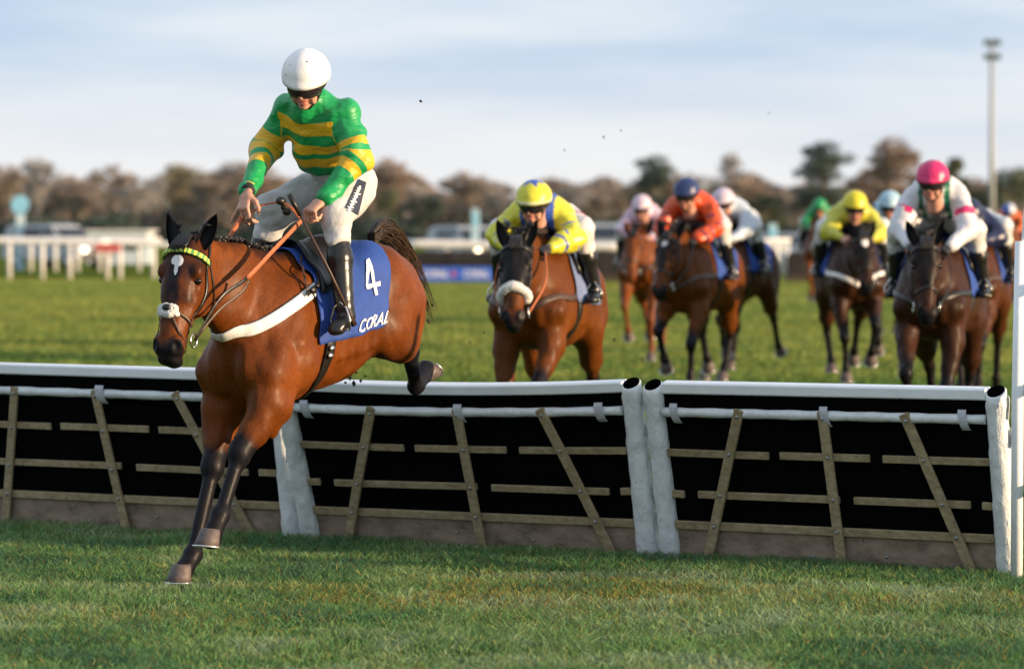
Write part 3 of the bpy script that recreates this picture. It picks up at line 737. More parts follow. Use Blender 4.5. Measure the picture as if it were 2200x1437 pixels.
def rider_orgs(K, g=1.0):
    """clothing volumes from a pose; g scales thickness"""
    P = {k: V3(v) for k, v in K.items() if k not in ('hf', 'hup', 'top')}
    j = Org(.05); lw = nz(P['shL'] - P['shR']); up = nz(P['neck'] - P['pelvis'])
    if 'waist' in P: P['pw'] = P['waist']
    wa = P['pelvis'] * .50 + P['chest'] * .50; ab = P['pelvis'] * .68 + P['chest'] * .32
    if 'waist' in P: ab = P['waist']; wa = ab * .5 + P['chest'] * .5
    j.seg(ab, wa, (.160 * g, .100 * g), (.162 * g, .108 * g), side=lw); j.seg(wa, P['chest'], (.162 * g, .108 * g), (.172 * g, .120 * g), side=lw)
    sp = P['chest'] * .35 + P['neck'] * .65
    tl, tr = P['shL'] * .8 + P['shR'] * .2, P['shR'] * .8 + P['shL'] * .2
    j.seg(P['neck'] * .7 + sp * .3, tl, (.075 * g, .070 * g), (.080 * g, .072 * g), side=up, k=.07); j.seg(P['neck'] * .7 + sp * .3, tr, (.075 * g, .070 * g), (.080 * g, .072 * g), side=up, k=.07)
    j.ell(P['chest'] * .6 + sp * .4, (.13 * g, .165 * g, .115 * g), ax=up, side=lw, k=.06)
    j.seg(P['neck'] * .4 + sp * .6, P['neck'] + (P['neck'] - sp) * .1, (.07, .065), (.060, .058), side=lw, k=.03)
    for s in 'LR':
        a, b, c = P['sh' + s], P['el' + s], P['wr' + s]; d = nz(c - b)
        j.seg(a, b, (.066 * g, .066 * g), (.078 * g, .080 * g), k=.06); j.seg(b, c - d * .03, (.072 * g, .074 * g), (.042 * g, .042 * g), k=.03)
    b_ = Org(.04)
    b_.ell(P['pelvis'] * .93 + P['chest'] * .07, (.11, .155 * g, .105 * g), ax=up, side=lw)
    wt = P['waist'] if 'waist' in P else P['pelvis'] * .7 + P['chest'] * .3
    b_.seg(P['pelvis'], wt, (.150 * g, .100 * g), (.142 * g, .088 * g), side=lw)
    for s in 'LR':
        h, k_, a = P['hip' + s], P['kn' + s], P['an' + s]; d = nz(a - k_); t = nz(k_ - h)
        b_.seg(h, k_, (.098 * g, .112 * g), (.078 * g, .084 * g), k=.05); b_.ell(h * .6 + k_ * .4, (.11, .085 * g, .09 * g), ax=t, k=.04)
        b_.ell(k_, (.080 * g,) * 3, k=.04); b_.seg(k_, k_ + d * .12, (.074 * g, .078 * g), (.064 * g, .066 * g), k=.035)
    return P, j, b_, lw, up
def boots(P, g=1.0):
    res = []
    for s in 'LR':
        o = Org(.02); k_, a, t = P['kn' + s], P['an' + s], P['to' + s]; d = nz(a - k_); f = nz(t - a)
        o.seg(k_ + d * .085, k_ * .55 + a * .45, (.056 * g, .060 * g), (.060 * g, .064 * g)); o.seg(k_ * .55 + a * .45, a - d * .02, (.060 * g, .064 * g), (.045 * g, .050 * g), k=.03)
        hl = a + d * .045 - f * .035
        o.seg(a - d * .01, hl, (.040, .042), (.036, .036), k=.02); o.seg(hl + f * .02, t - f * .02 + d * .01, (.036, .036), (.042, .028), k=.03); o.ell(t + d * .01, (.045, .040, .026), ax=f, k=.02)
        sole = hl + d * .030; o.seg(sole, t + d * .035, (.034, .010), (.038, .008), k=.006); o.ell(sole + f * .0, (.03, .033, .02), ax=f, k=.006)
        res.append(o)
    return res
def under_body(P, K, lw, up, hands, h=.011, hh=.0045, s=1.0):
    """the person's own body: head, neck, trunk, arms, legs and hands in one mesh"""
    ho, HP, ax = head_org(P['head'], K['hf'], K['hup'], s); parts = []
    V, F = ho.poly(hh); A = ho.masks(V, .006); parts.append((V, F, A))
    o = Org(.04); wt = P['waist'] if 'waist' in P else P['pelvis'] * .6 + P['chest'] * .4; o.seg(P['pelvis'], wt, (.11, .07), side=lw); o.seg(wt, P['chest'], (.11, .07), (.14, .09), side=lw); o.seg(P['chest'], P['neck'], (.13, .085), (.05, .05), side=lw); o.seg(P['neck'], HP(-.02, 0, -.05), (.052, .052), (.050, .05))
    for q in 'LR':
        o.seg(P['chest'] * .4 + P['sh' + q] * .6, P['sh' + q], (.045, .045)); o.seg(P['sh' + q], P['el' + q], (.042, .042), (.038, .038)); o.seg(P['el' + q], P['wr' + q], (.036, .038), (.026, .022))
        o.seg(P['hip' + q], P['kn' + q], (.078, .08), (.054, .054)); o.seg(P['kn' + q], P['an' + q], (.048, .05), (.034, .036)); dd_ = nz(P['an' + q] - P['kn' + q]); o.seg(P['an' + q], P['an' + q] + dd_ * .03, (.03, .03), (.025, .025)); o.seg(P['an' + q] + dd_ * .03, P['to' + q] * .9 + P['an' + q] * .1 + dd_ * .015, (.025, .02), (.022, .014))
    V, F = o.poly(.014, 1); parts.append((V, F, np.zeros((len(V), 3))))
    for hnd in hands: parts.append(hnd)
    V, F, A = join(parts); return V, F, A, HP, ax
def m_skinmask():
    m = NM('skin_face'); a = m.n('ShaderNodeAttribute', attribute_name='mask'); sp = m.n('ShaderNodeSeparateColor'); m.l(a.outputs['Color'], sp.inputs[0])
    n = m.noise(30, 4); c = m.ramp(n.outputs[0], [(.3, (.47, .23, .16)), (.7, (.60, .33, .24))]).outputs[0]
    c = m.mix(sp.outputs[1], c, (.42, .12, .10)); m.set(Base_Color=c, Roughness=.48); m.b.inputs['Subsurface Weight'].default_value = .1; m.b.inputs['Subsurface Radius'].default_value = (.01, .004, .002)
    m.bump(m.noise(220).outputs[0], .0005); return m.m
M_face = m_skinmask()

# ------------------------------------------------------------------ the leading jockey
KH = dict(pelvis=U(746, 392, .0), chest=U(690, 278, .05), waist=U(708, 338, .04), neck=U(672, 214, .08), head=U(658, 176, .11),
          shL=U(740, 246, .22), shR=U(611, 244, -.14), elL=U(766, 340, .30), elR=U(570, 322, -.25), wrL=U(694, 428, .23), wrR=U(532, 412, -.10),
          hipL=U(768, 402, .12), hipR=U(700, 405, -.12), knL=U(722, 462, .26), knR=U(585, 452, -.26), anL=U(741, 668, .345), anR=U(548, 600, -.36), toL=U(722, 700, .35), toR=U(522, 632, -.36))
m3 = HMI.to_3x3()
KH['hf'] = m3 @ Vector((-.20, -.86, -.47)); KH['hup'] = m3 @ Vector((-.02, -.45, .89))
rider = empty('person', HO, HRZ, 'jockey in green and yellow hooped jersey and white helmet riding the leading horse', 'person')
P, jo, br, lw, up = rider_orgs(KH)
d = nz(P['wrL'] - P['elL']); w2 = m3 @ Vector((0, -1, 0))
hdL = nz(m3 @ Vector((-.62, -.45, -.55))); HL = hand(P['wrL'] + d * .005, hdL, m3 @ Vector((.35, .45, -.75)), m3 @ Vector((-.35, -.2, .75)), [1.25, 1.3, 1.35, 1.4], thumb=.9, s=1.08)
hdR = nz(m3 @ Vector((-.22, -.35, -.85))); HR = hand(P['wrR'], hdR, m3 @ Vector((.55, .55, -.35)), m3 @ Vector((.70, -.5, .0)), [.75, .85, .65, .12], spread=(.12, .02, -.12, -.62), thumb=.5, s=1.08)
V, F, A, HP, hax = under_body(P, KH, lw, up, [HL, HR], hh=.0042, s=1.03)
nmesh('body', V, F, M_face, rider, True, attr=A)
def jersey_mat(name, c1, c2, bands):
    m = NM(name); a = m.n('ShaderNodeAttribute', attribute_name='mask'); sp = m.n('ShaderNodeSeparateColor'); m.l(a.outputs['Color'], sp.inputs[0])
    st = [(0, c1)]
    for b0, b1 in bands: st += [(b0, c2), (b1, c1)]
    r = m.ramp(sp.outputs[0], st, 'CONSTANT'); n = m.noise(7, 3)
    c = m.mix(.5, r.outputs[0], m.ramp(n.outputs[0], [(.3, (.88,) * 3), (.7, (1.05,) * 3)]).outputs[0], 'MULTIPLY')
    m.set(Base_Color=c, Roughness=.46); 
    w = m.noise(6, 3, .5, vec=(1, 1, 2.2)); m.bump(w.outputs[0], .03); return m.m
M_hoop = jersey_mat('green_yellow_hoops', (.006, .30, .085), (.72, .42, .015), [(.31, .46), (.545, .69), (.76, .90)])
def hoop_attr(V, P):
    knotsT = ([-1, 2], [-1, 2]); X = [0, .31, .46, .545, .69, .76, .90, 1.3]
    KL = [0, .27, .35, .42, .50, .56, .66, 1.0]; KR = [0, .16, .27, .37, .47, .54, .66, 1.0]
    tors = P['neck'] + (P['neck'] - P['pelvis']) * 0; ax = P['pelvis'] - P['neck']; L = np.linalg.norm(ax); ax = ax / L
    hT = np.interp(((V - tors) @ ax) / (L * .93), [-1, .10, .22, .325, .42, .47, .585, 1.0], [-1, .31, .46, .545, .69, .76, .90, 1.2]); rt = np.linalg.norm((V - tors) - ((V - tors) @ ax)[:, None] * ax, axis=1) - .135
    best = rt.copy(); h = hT.copy()
    for s, K_ in (('L', KL), ('R', KR)):
        a, b, c = P['sh' + s], P['el' + s], P['wr' + s]; l1 = np.linalg.norm(b - a); l2 = np.linalg.norm(c - b)
        for p, q, o, l in ((a, b, 0, l1), (b, c, l1, l2)):
            w = (q - p) / l; t = (V - p) @ w; tc_ = np.clip(t, -.06 if o == 0 else 0, l + (.06 if o else 0)); r = np.linalg.norm(V - p - tc_[:, None] * w, axis=1) - .062
            u = np.interp((o + tc_) / (l1 + l2), K_, X); m = (r < best) & ~((o == 0) & (np.abs((V - (P['shL'] + P['shR']) / 2) @ lw) < .165)); h = np.where(m, u, h); best = np.where(m, r, best)
    return np.stack([h, h * 0, h * 0], 1)
V, F = jo.poly(.0095, 2); A = hoop_attr(V, P); V = wrinkle(V, F, .018, 15, 3); V = wrinkle(V, F, .0035, 26, 4)
nmesh('jersey', V, F, M_hoop, rider, True, attr=A)
for s in 'LR':
    a, b = P['el' + s], P['wr' + s]; d = nz(b - a); V, F = tube([b - d * .055, b - d * .03, b - d * .008, b + d * .006], [.041, .0405, .039, .036], 16); c = nmesh('cuff', V, F, M_black, rider, True)
    V, F = tube([b - d * .034, b - d * .026], [.0425, .0422], 16); nmesh('cuff_stripe', V, F, simple('cuff_yellow', (.55, .42, .10), .7), c, True)
M_bre = simple('white_breeches', (.52, .52, .52), .62, .10, 9, .010, 14)
V, F = br.poly(.010, 2); V = wrinkle(V, F, .010, 19, 8); V = wrinkle(V, F, .003, 50, 9); brb = nmesh('breeches', V, F, M_bre, rider, True)
bpy.context.view_layer.update(); BS = Surf(V, F, lambda *a: a, rider)
M_boot = simple('black_boot_leather', (.012, .011, .011), .30, .3, 20, .002, 30)
for o in boots(P, 1.0):
    V, F = o.poly(.008, 2); V = wrinkle(V, F, .0015, 26, 5); nmesh('boot', V, F, M_boot, rider, True)
M_helm = NM('white_helmet_silk'); nn_ = M_helm.noise(45, 2); sp_ = M_helm.ramp(nn_.outputs[0], [(.285, (.12, .09, .07)), (.30, (.80, .80, .81))])
M_helm.set(Base_Color=sp_.outputs[0], Roughness=.42); M_helm.bump(M_helm.noise(14).outputs[0], .004); M_helm = M_helm.m
headgear(rider, HP, hax, M_helm)
# dark printed panel with lettering down the left thigh
M_navy = simple('navy_print', (.02, .025, .05), .6, .2, 20)
def patch(name, quad, mat, parent, surf, n=12, off=.004, holes=None):
    a, b, c, d = quad; V = []; F = []; ok = {}
    for i in range(n + 1):
        for j in range(n + 1):
            u, v = i / n, j / n; x = (a[0] * (1 - u) + b[0] * u) * (1 - v) + (d[0] * (1 - u) + c[0] * u) * v; y = (a[1] * (1 - u) + b[1] * u) * (1 - v) + (d[1] * (1 - u) + c[1] * u) * v
            h = surf.hit(x, y, off); 
            if h: ok[i, j] = len(V); V.append(h[0])
    for i in range(n):
        for j in range(n):
            k = [(i, j), (i, j + 1), (i + 1, j + 1), (i + 1, j)]
            if all(q in ok for q in k) and not (holes and holes(i, j)): F.append([ok[q] for q in k])
    return nmesh(name, V, F, mat, parent, False)
patch('printed_panel', [(769, 386), (786, 393), (768, 462), (741, 447)], M_navy, brb, BS, 14, .0045)
TV2, TF2 = text_mesh('MODA', .02, 2)
def thp(x, y):   # lettering running down the panel
    u = 1 - x; qx = 762 + 14 * y * .9 - 14 * (1 - u) ; qy = 400 + 52 * (1 - u) + 3 * y; h = BS.hit(qx - 8, qy, .0085); return h[0] if h else Vector((0, 0, 2))
rs = random.Random(4); SG = []
for i in range(9):
    f = i / 8; x = 772 - 22 * f; y = 404 + 46 * f; w = 6; SG.append([(x - w - 2, y), (x + w * rs.uniform(.2, 1.2), y + 1.5), (x + w * rs.uniform(0, 1), y + 4.2), (x - w * rs.uniform(.1, 1), y + 3.2)])
    SG.append([(x - 2, y - 3), (x + 2, y - 3), (x + 1, y + 5), (x - 3, y + 5)])
VV = []; FF = []
for q in SG:
    hs = [BS.hit(a, b, .0065) for a, b in q]
    if all(hs): k = len(VV); VV += [h[0] for h in hs]; FF.append((k, k + 1, k + 2, k + 3))
nmesh('lettering', VV, FF, M_white, brb, False)
# stirrups: leather and iron, part of the horse's saddle
for s in 'LR':
    a = P['an' + s]; t = P['to' + s]; f = nz(t - a); dn = V3((0, 0, -1)); c = (a + t) / 2 + dn * .055; sd = V3((0, 1, 0)); o_ = Vector(c); u = Vector((0, 1, 0)); w = Vector((0, 0, 1))
    ring = [o_ + u * .055, o_ + u * .057 + w * .05, o_ + u * .035 + w * .11, o_ + w * .135, o_ - u * .035 + w * .11, o_ - u * .057 + w * .05, o_ - u * .055, o_ + u * .055]
    V, F = tube(ring, .006, 6); nmesh('stirrup_iron', V, F, M_metal, root, True)
    top = Vector(SS.wrap(-.12, 40 if s == 'L' else -40, .03)[0]); q = o_ + w * .135; V, F = tube([q, q.lerp(top, .5) + Vector((0, .02 if s == 'L' else -.02, 0)), top], .012, 8, True, Vector((0, 1, 0)), .003); nmesh('stirrup_leather', V, F, M_leather, root, True)
# whip in the left hand
hl = V3(HL[0]).mean(axis=0); hl = Vector(hl)
w0 = U(621, 418, .22); w1 = U(648, 468, .25); w2_ = U(762, 700, .40)
wh = empty('riding_whip', w0, 0, 'black riding whip held in the left hand of the leading jockey', 'whip'); wh.location = HMI.inverted() @ w0
def toW(q): return (HMI.inverted() @ Vector(q)) - wh.location
V, F = tube([toW(w0), toW(w0.lerp(w1, .9))], [.0125, .011], 10); nmesh('grip', V, F, M_leather, wh, True)
V, F = tube([toW(w0.lerp(w1, .85)), toW(w1.lerp(w2_, .5) + Vector((0, .01, 0))), toW(w2_)], [.007, .008, .009], 8); nmesh('shaft', V, F, M_leatherb, wh, True)
V, F = tube([toW(w1.lerp(w2_, .80)), toW(w2_)], [.012, .015], 8, True, Vector((0, 1, 0)), .004); nmesh('flap', V, F, M_leather, wh, True)
# reins
bl = Vector(H(.455, -.105, .080 + .004)); brr = Vector(H(.455, -.105, -.084))
def outer(q, off=.012):
    a, n = SS.near(q, off); return a if (Vector(q) - a).dot(n) < 0 else Vector(q)
rp = [outer(q) for q in spline([bl, U(475, 640, .16), U(530, 598, .19), U(590, 535, .20), U(648, 474, .22)], 8)]
n0 = int(len(rp) * .50)
V, F = tube(rp[:n0 + 1], .010, 8, True, Vector((0, 1, 0)), .004); nmesh('rein', V, F, M_leather, root, True)
V, F = tube(rp[n0:], .013, 8, True, Vector((0, 1, 0)), .005); nmesh('rein', V, F, M_rein, root, True)
rp2 = [outer(q) for q in spline([bl, U(470, 668, .14), U(520, 628, .17), U(536, 602, .185)], 6)]; V, F = tube(rp2, .008, 8, True, Vector((0, 1, 0)), .003); nmesh('rein', V, F, M_leatherb, root, True)
rq = [outer(q) for q in spline([brr, U(430, 640, -.16), U(470, 560, -.15), U(497, 503, -.12), U(522, 462, -.11)], 8)]
V, F = tube(rq[:16], .010, 8, True, Vector((0, 1, 0)), .004); nmesh('rein', V, F, M_leather, root, True)
V, F = tube(rq[15:], .013, 8, True, Vector((1, .5, 0)), .005); nmesh('rein', V, F, M_rein, root, True)
V, F = tube(spline([U(524, 458, -.11), U(548, 452, -.06), U(566, 440, -.02), U(606, 436, .06), U(628, 450, .16), U(644, 468, .21)], 6), .011, 8, True, Vector((.3, 0, 1)), .005); nmesh('rein', V, F, M_rein, root, True)
mb = MB(); mb.ell(U(603, 432, .06), (.028, .024, .022), 10); mb.ell(U(611, 443, .06), (.020, .020, .030), 10); mb.ell(U(616, 455, .07), (.026, .022, .020), 10); mb.build('rein_buckle', M_leather, root, True)
# ------------------------------------------------------------------ ground and grass
def ground_mat():
    m = NM('turf'); tcn = m.n('ShaderNodeTexCoord'); sp = m.n('ShaderNodeSeparateXYZ'); m.l(tcn.outputs['Object'], sp.inputs[0])
    n1 = m.noise(.22, 5, .6, vec=(.45, 1, 1)); n2 = m.noise(6, 5, .65); n3 = m.noise(.9, 4, .6, vec=(.3, 1, 1))
    c = m.ramp(n1.outputs[0], [(.36, (.060, .110, .022)), (.50, (.12, .165, .035)), (.62, (.20, .21, .050))]).outputs[0]
    c = m.mix(.6, c, m.ramp(n2.outputs[0], [(.3, (.45, .5, .45)), (.7, (1.25, 1.2, 1.1))]).outputs[0], 'MULTIPLY')
    c = m.mix(.55, c, m.ramp(n3.outputs[0], [(.35, (.55, .7, .6)), (.65, (1.3, 1.15, .9))]).outputs[0], 'MULTIPLY')
    m.set(Base_Color=c, Roughness=.9); m.b.inputs['Specular IOR Level'].default_value = 0
    m.bump(m.noise(30, 5, .7).outputs[0], .05); return m.m
M_turf = ground_mat()
me = bpy.data.meshes.new('ground'); me.from_pydata([(-700, -20, 0), (700, -20, 0), (700, 1500, 0), (-700, 1500, 0)], [], [(0, 1, 2, 3)]); me.materials.append(M_turf)
g = bpy.data.objects.new('ground', me); COL.objects.link(g); tag(g, kind='structure')
def vnoise(x, y, s, seed=0):
    rg = np.random.default_rng(seed); T = rg.random((64, 64)); x = x * s + 31.7; y = y * s + 17.3; xi = np.floor(x).astype(int); yi = np.floor(y).astype(int); fx = x - xi; fy = y - yi
    fx = fx * fx * (3 - 2 * fx); fy = fy * fy * (3 - 2 * fy); q = lambda a, b: T[a % 64, b % 64]
    return (q(xi, yi) * (1 - fx) + q(xi + 1, yi) * fx) * (1 - fy) + (q(xi, yi + 1) * (1 - fx) + q(xi + 1, yi + 1) * fx) * fy
def blades(name, n, y0, y1, hr, wr, seed, pal):
    rg = np.random.default_rng(seed); y = y0 + (y1 - y0) * rg.random(n) ** (1 / 1.0); x = (rg.random(n) * 2 - 1) * (y * .145 + 1.6)
    far = y0 > 20
    pn = (.5 * vnoise(x * .3, y, .55, 3) + .35 * vnoise(x * .4, y, 1.7, 4) + .15 * vnoise(x, y, 6, 5)) * .75 + np.clip((y - 30) / 60, -.05, .42) if far else .55 * vnoise(x, y, 1.6, 3) + .30 * vnoise(x, y, 5.5, 4) + .25 * vnoise(x, y, 17, 5); dn = vnoise(x, y, .9, 9) * .6 + vnoise(x, y, 3.1, 10) * .4  # far blades yellow with distance: turf's own colour, partly low-sun light painted in
    keep = rg.random(n) < .35 + .9 * vnoise(x, y, 4.0, 6) + .1; x, y, pn, dn = x[keep], y[keep], pn[keep], dn[keep]; n = len(x)
    h = (hr[0] + (hr[1] - hr[0]) * rg.random(n)) * (.55 + .9 * vnoise(x, y, 2.7, 8)); w = wr[0] + (wr[1] - wr[0]) * rg.random(n)
    a = rg.random(n) * 2 * np.pi; la = rg.random(n) * 2 * np.pi; ln = h * (.25 + 1.3 * rg.random(n) ** 1.5)
    dx, dy = np.cos(a) * w / 2, np.sin(a) * w / 2; V = np.zeros((n, 6, 3))
    for i, (t, ww) in enumerate(((0, 1.0), (.5, .85), (1, .12))):
        cx = x + np.cos(la) * ln * t ** 1.8; cy = y + np.sin(la) * ln * t ** 1.8; cz = h * (t - .22 * t * t) - .002
        V[:, 2 * i, 0] = cx - dx * ww; V[:, 2 * i, 1] = cy - dy * ww; V[:, 2 * i, 2] = cz; V[:, 2 * i + 1, 0] = cx + dx * ww; V[:, 2 * i + 1, 1] = cy + dy * ww; V[:, 2 * i + 1, 2] = cz
    b = (np.arange(n) * 6)[:, None]; F = np.concatenate([b + [0, 1, 3, 2], b + [2, 3, 5, 4]])
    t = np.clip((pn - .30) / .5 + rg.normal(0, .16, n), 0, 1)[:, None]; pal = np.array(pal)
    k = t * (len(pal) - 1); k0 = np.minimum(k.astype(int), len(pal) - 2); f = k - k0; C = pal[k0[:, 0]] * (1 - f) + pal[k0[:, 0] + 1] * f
    band = np.exp(-((y - 17.7 - .3 * np.sin(x * 1.3)) / 1.0) ** 2) * (dn > .42) ; dry = rg.random(n) < .06 + .42 * band * np.clip((dn - .38) * 4, 0, 1)
    if far: dry = dry & False
    C[dry] = np.array([.30, .235, .055]) * (.6 + .7 * rg.random((dry.sum(), 1)))
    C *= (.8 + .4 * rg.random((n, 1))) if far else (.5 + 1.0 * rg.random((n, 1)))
    A = np.repeat(C[:, None, :], 6, 1).reshape(-1, 3)
    return nmesh(name, V.reshape(-1, 3), F, M_blade, None, False, attr=A)
m = NM('grass_blades'); a_ = m.n('ShaderNodeAttribute', attribute_name='mask'); m.set(Base_Color=a_.outputs['Color'], Roughness=.55); m.b.inputs['Specular IOR Level'].default_value = .25
tr = m.n('ShaderNodeBsdfTranslucent'); m.l(a_.outputs['Color'], tr.inputs[0]); ms = m.n('ShaderNodeMixShader'); ms.inputs[0].default_value = .3; mo = m.t.nodes['Material Output']
m.l(m.b.outputs[0], ms.inputs[1]); m.l(tr.outputs[0], ms.inputs[2]); m.l(ms.outputs[0], mo.inputs[0]); M_blade = m.m
PAL = [(.085, .18, .085), (.09, .21, .065), (.135, .265, .08), (.22, .32, .115), (.25, .35, .20)]
QG = 1.0
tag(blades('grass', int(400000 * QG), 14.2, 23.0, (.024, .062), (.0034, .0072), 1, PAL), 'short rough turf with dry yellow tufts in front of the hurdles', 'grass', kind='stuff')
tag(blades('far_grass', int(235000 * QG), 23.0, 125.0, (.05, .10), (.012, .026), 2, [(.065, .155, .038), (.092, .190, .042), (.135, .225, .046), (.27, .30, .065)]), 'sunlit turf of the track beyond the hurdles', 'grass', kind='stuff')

# ------------------------------------------------------------------ hurdles
M_wood = NM('weathered_slat'); n_ = M_wood.noise(5, 6, .65, vec=(1, 8, 8)); n2_ = M_wood.noise(2.3, 4, .6)
c_ = M_wood.ramp(n_.outputs[0], [(.3, (.20, .15, .080)), (.55, (.33, .265, .155)), (.8, (.46, .39, .25))]).outputs[0]
c_ = M_wood.mix(.6, c_, M_wood.ramp(n2_.outputs[0], [(.3, (.7, .66, .6)), (.7, (1.1, 1.1, 1.1))]).outputs[0], 'MULTIPLY'); M_wood.set(Base_Color=c_, Roughness=.8); M_wood.bump(M_wood.noise(30, 5, .7).outputs[0], .004); M_wood = M_wood.m
M_board = NM('muddy_board'); n_ = M_board.noise(3, 6, .65, vec=(1, 4, 4)); M_board.set(Base_Color=M_board.ramp(n_.outputs[0], [(.3, (.12, .085, .062)), (.5, (.25, .185, .135)), (.75, (.36, .28, .21))]).outputs[0], Roughness=.85); M_board.bump(M_board.noise(20, 5).outputs[0], .004); M_board = M_board.m
M_brush = simple('black_brush', (.0022, .0022, .0026), .95, .6, 60, .02, 120, spec=.05)
M_plas = NM('white_padding'); n_ = M_plas.noise(8, 5, .6); n2_ = M_plas.noise(26, 5, .7)
c_ = M_plas.ramp(n_.outputs[0], [(.25, (.54, .57, .58)), (.6, (.72, .75, .76))]).outputs[0]; c_ = M_plas.mix(1, c_, M_plas.ramp(n2_.outputs[0], [(.26, (.30, .29, .27)), (.36, (1, 1, 1))]).outputs[0], 'MULTIPLY')
M_plas.set(Base_Color=c_, Roughness=.38); M_plas.bump(M_plas.noise(9, 6, .65, vec=(1, 1, .5)).outputs[0], .03); M_plas = M_plas.m
M_top = simple('white_top_board', (.84, .87, .90), .5, .04, 6, .002, 20)
M_clip = simple('grey_clip', (.42, .43, .46), .5, .1, 20)
M_bolt = simple('galvanised_bolt', (.30, .33, .34), .4, .2, 60, metal=.6)
CUT = R(-90)      # the rims are cut lower towards the landing side
def hurdle(A, B, l0, l1, sag, label, tops=((.25, .10), (.51, .53), (.76, .93)), rows=None, clips=(.055, .53, .95), SLn=.955, zoff=0):
    A = Vector(A); B = Vector(B); W = (B - A).length; dx = (B - A).normalized(); root_ = empty('hurdle', A, 0, label, 'hurdle', 'hurdles in a row across the course')
    nm = Vector((dx.y, -dx.x, 0)); nm = nm if nm.y < 0 else -nm      # towards the landing side
    def f(u, v, d):                                # u across, v up the slope (m), d out of the face (m)
        ln = R(l0 + (l1 - l0) * u); s = nm * math.sin(ln) + Vector((0, 0, 1)) * math.cos(ln); o = nm * math.cos(ln) - Vector((0, 0, 1)) * math.sin(ln)
        vv = v - sag * 4 * u * (1 - u) * max(0, v - .3) / .65
        return dx * (W * u) + s * vv + o * d + Vector((0, 0, zoff))
    def slab(name, pts, d0, d1, mat, parent, n=10, bev=.003):   # pts: (u0,v0,u1,v1,halfwidth) centre line strip
        u0, v0, u1, v1, hw = pts; V = []; F = []; du = (u1 - u0) * W; dv = v1 - v0; L = math.hypot(du, dv); px_, pv = -dv / L * hw / W, du / L * hw
        for i in range(n + 1):
            t = i / n; u = u0 + (u1 - u0) * t; v = v0 + (v1 - v0) * t
            V += [f(u + px_, v + pv, d0), f(u - px_, v - pv, d0), f(u - px_, v - pv, d1), f(u + px_, v + pv, d1)]
        for i in range(n):
            for j in range(4): F.append((i * 4 + j, i * 4 + (j + 1) % 4, i * 4 + 4 + (j + 1) % 4, i * 4 + 4 + j))
        F += [(3, 2, 1, 0), (n * 4, n * 4 + 1, n * 4 + 2, n * 4 + 3)]
        o = nmesh(name, V, F, mat, parent, False); b = o.modifiers.new('bevel', 'BEVEL'); b.width = bev; b.segments = 1; b.limit_method = 'ANGLE'; b.angle_limit = R(60); return o
    slab('brush_panel', (-.025, .47, 1.025, .47, .435), -.045, -.005, M_brush, root_, 24)
    rr = random.Random(int(W * 1000)); mb = MB()
    for i in range(260):
        u = rr.uniform(.02, .98); v = rr.uniform(.2, .88); a = f(u, v, -.004); b = f(u + rr.uniform(-.02, .02), v + rr.uniform(-.08, .08), rr.uniform(0, .012)); mb.tube([a, b], .0022, 3, False)
    tag(mb.build('twigs', M_brush, root_), kind='stuff')
    slab('top_board', (-.004, .925, 1.004, .925, .030), -.060, .012, M_top, root_, 24, .008)
    slab('kick_board', (.0, .085, 1.0, .085, .098), -.020, .006, M_board, root_, 16)
    P = [f(i / 24, .80, .018) for i in range(25)]; V, F = tube(P, [.025 + .002 * math.sin(i * 2.1) for i in range(25)], 12); nmesh('padded_rail', V, F, M_plas, root_, True)
    rows = rows or [(.58, [(0, .325), (.36, .64), (.68, 1)], .0195), (.355, [(0, .04), (.085, .535), (.58, .935), (.97, 1)], .0195), (.185, [(0, 1)], .022)]
    for v, segs, hw in rows:
        for a, b in segs: slab('slat', (a, v, b, v + rr.uniform(-.004, .004), hw), .007, .026, M_wood, root_, 8)
    for a, b in tops:
        up_ = slab('upright', (b, .005, a, .825, .027), .027, .046, M_wood, root_, 8)
        for v in (.79, .585, .36, .19):
            t = (v - .005) / .82; q = f(b + (a - b) * t, v, .047); m_ = MB(); m_.ell(q, (.010, .010, .010), 8); m_.build('bolt', M_bolt, up_, True)
    for i, u in enumerate((.14, .43, .66, .9)):
        m_ = MB(); m_.ell(f(u + rr.uniform(-.04, .04), rr.uniform(.04, .10), .007), (.009, .009, .009), 8); m_.build('bolt', M_bolt, root_, True)
    for u in clips:
        V = []; F = []; k = 6
        for i in range(k + 1):
            t = i / k; v = .745 + .105 * t; dd = .030 + .020 * math.sin(t * math.pi) ** .6; tl = (.5 - t) * .010
            V += [f(u - .024 / 1 + tl, v, dd), f(u + .0 + tl, v, dd), f(u + tl, v, dd - .006), f(u - .024 + tl, v, dd - .006)]
        for i in range(k):
            for j in range(4): F.append((i * 4 + j, i * 4 + (j + 1) % 4, i * 4 + 4 + (j + 1) % 4, i * 4 + 4 + j))
        F += [(3, 2, 1, 0), (k * 4, k * 4 + 1, k * 4 + 2, k * 4 + 3)]; nmesh('clip', V, F, M_clip, root_, False)
    # padded end posts, open at the top
    for u, sgn in ((0, -1), (1, 1)):
        V = []; F = []; n = 24; lv = 26; r0 = .056; ud = sgn * .056 / W
        for i in range(lv + 1):
            v = -.03 + (SLn + .03 + .012) * i / lv
            for j in range(n):
                a = 2 * math.pi * j / n; r = r0 * (1.06 - .10 * v) * (1 + .02 * math.sin(v * 21 + j * .8 + sgn) + .018 * math.sin(v * 47 + a * 2)) + (.004 if i % 7 == 3 else 0)
                cut = 0 if i < lv - 3 else -.030 * (1 - math.cos(a - CUT)) * (i - lv + 4) / 4
                q = f(u + ud, v + cut, .0); V.append(q + dx * math.cos(a) * r + nm * math.sin(a) * r)
        top = f(u + ud, SLn + .012, 0)
